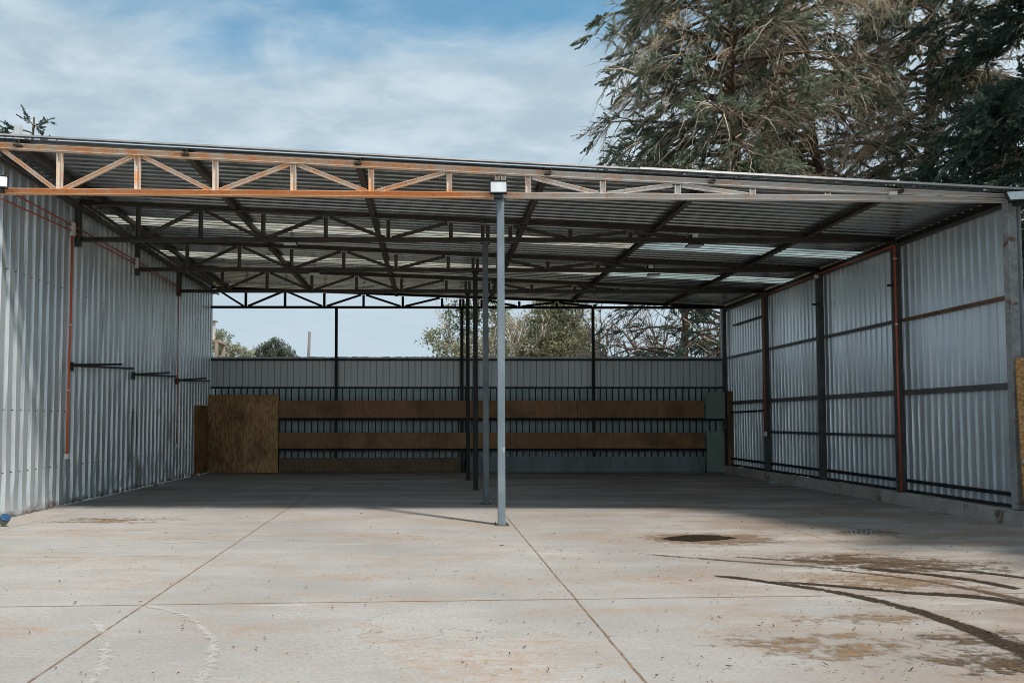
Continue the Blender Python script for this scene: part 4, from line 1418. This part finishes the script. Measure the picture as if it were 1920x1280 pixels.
broadleaf('broadleaf_tree', 'distant grey green tree with a domed crown left of the utility pole', 'tree', BG, (-18.6, 80, -0.03), 23,
          [(0, 0, 10.0, 1.2, 0.9), (-1.2, 0, 9.6, 0.9, 0.8), (1.1, 0, 9.7, 1.0, 0.7), (1.9, 0, 9.2, 0.7, 0.5), (0, 0, 9.0, 1.4, 0.6), (-1.9, 0, 9.2, 0.6, 0.6), (0.3, 0, 10.6, 0.6, 0.5)],
          leaf='round_leaf', n_per=70, tuft=0.32, leafsz=0.24)
broadleaf('broadleaf_tree', 'distant pale green tree beside the water tank, partly hidden by the left wall', 'tree', BG, (-21.0, 70, -0.03), 24,
          [(-0.4, 0, 10.0, 1.0, 0.8), (0.4, 0, 8.7, 1.3, 0.8), (1.6, 0, 8.5, 1.0, 0.6), (-0.9, 0, 8.8, 1.0, 0.8), (2.2, 0, 8.1, 0.7, 0.5)],
          leaf='olive', n_per=55, tuft=0.3, leafsz=0.22)
BB = 'bare twiggy trees beyond the fence'
bare_tree('bare_tree', 'leafless thin tree between the two olive trees', 'tree', BB, (4.6, 39, -0.03), 9.5, 31, 'twig')
for k, (x_, y_, h_, lab) in enumerate(((10.2, 37, 10.0, 'leafless pinkish tree just right of the thin right post'), (12.2, 39, 11.0, 'leafless pinkish tree behind the low spreading conifer'),
                                       (14.2, 36, 10.5, 'leafless pinkish tree seen next to the right corner of the opening'))):
    bare_tree('bare_tree', lab, 'tree', BB, (x_, y_, -0.03), h_, 40 + k, 'pink_twig', 0.7)

# ------------------------------------------------------------------ far things beyond the fence
up_ = thing('utility_pole', 'leaning grey wooden pole standing far beyond the fence', 'pole', (-11.05, 60, -0.03))
b_ = MB(); b_.tube([(-11.05, 60, -0.03), (-10.95, 60, 4.5), (-10.82, 60, 9.27)], [0.17, 0.15, 0.12], 8); b_.build('pole_shaft', M['pole'], up_, smooth=True)
wt = thing('water_tank', 'pale water tank on a timber stand, half hidden by the left wall', 'water tank', (-16.2, 50, -0.03))
b_ = MB(); b_.tube([(-16.55, 50, 7.35), (-16.55, 50, 8.75)], 0.72, 18); b_.build('tank_body', M['tank'], wt, smooth=False, bevel=0.03)
b_ = MB(); b_.tube([(-16.55, 50, 8.75), (-16.55, 50, 8.80), (-16.55, 50, 8.92)], [0.90, 0.90, 0.2], 18); b_.build('tank_lid', M['tank'], wt)
b_ = MB(); b_.bbox(-17.5, -15.3, 49.1, 50.9, 7.15, 7.35); b_.build('deck', M['tank_stand'], wt)
for x_ in (-17.3, -15.45):
    for y_ in (49.2, 50.8):
        b_ = MB(); b_.bar((x_, y_, -0.03), (x_, y_, 7.15), 0.2, 0.2, (0, 1, 0)); b_.build('stand_leg', M['tank_stand'], wt)
b_ = MB(); b_.bar((-17.3, 49.2, 6.0), (-15.45, 49.2, 7.1), 0.12, 0.06, (0, 1, 0)); b_.build('brace', M['tank_stand'], wt)

# ------------------------------------------------------------------ leaf litter on the slab
rng = np.random.default_rng(5)
N = 2600
yy = 4.0 + 8.5 * rng.uniform(0, 1, N) ** 1.3
xx = rng.uniform(-0.64, 0.86, N) * yy
k = rng.uniform(0, 1, N) < np.clip(0.35 + 0.14 * xx, 0.22, 1.0)
xx, yy = xx[k], yy[k]
N = len(xx)
an = rng.uniform(0, np.pi, N)
ln = rng.uniform(0.005, 0.016, N) * np.where(rng.uniform(0, 1, N) < 0.15, 2.6, 1)
wd = rng.uniform(0.0025, 0.006, N)
c, s = np.cos(an), np.sin(an)
V = np.zeros((N, 4, 3))
for j, (a, b) in enumerate(((-1, -0.3), (0.2, -1), (1, 0.3), (-0.2, 1))):
    V[:, j, 0] = xx + a * ln * c - b * wd * s
    V[:, j, 1] = yy + a * ln * s + b * wd * c
    V[:, j, 2] = 0.010 + rng.uniform(0, 0.012, N)
ll = np_object('leaf_litter', V.reshape(-1, 3), 4, M['litter'], None, rng.uniform(0, 1, N))
tag(ll, 'scattered brown leaves and twig bits on the concrete', 'leaf litter', kind='stuff')
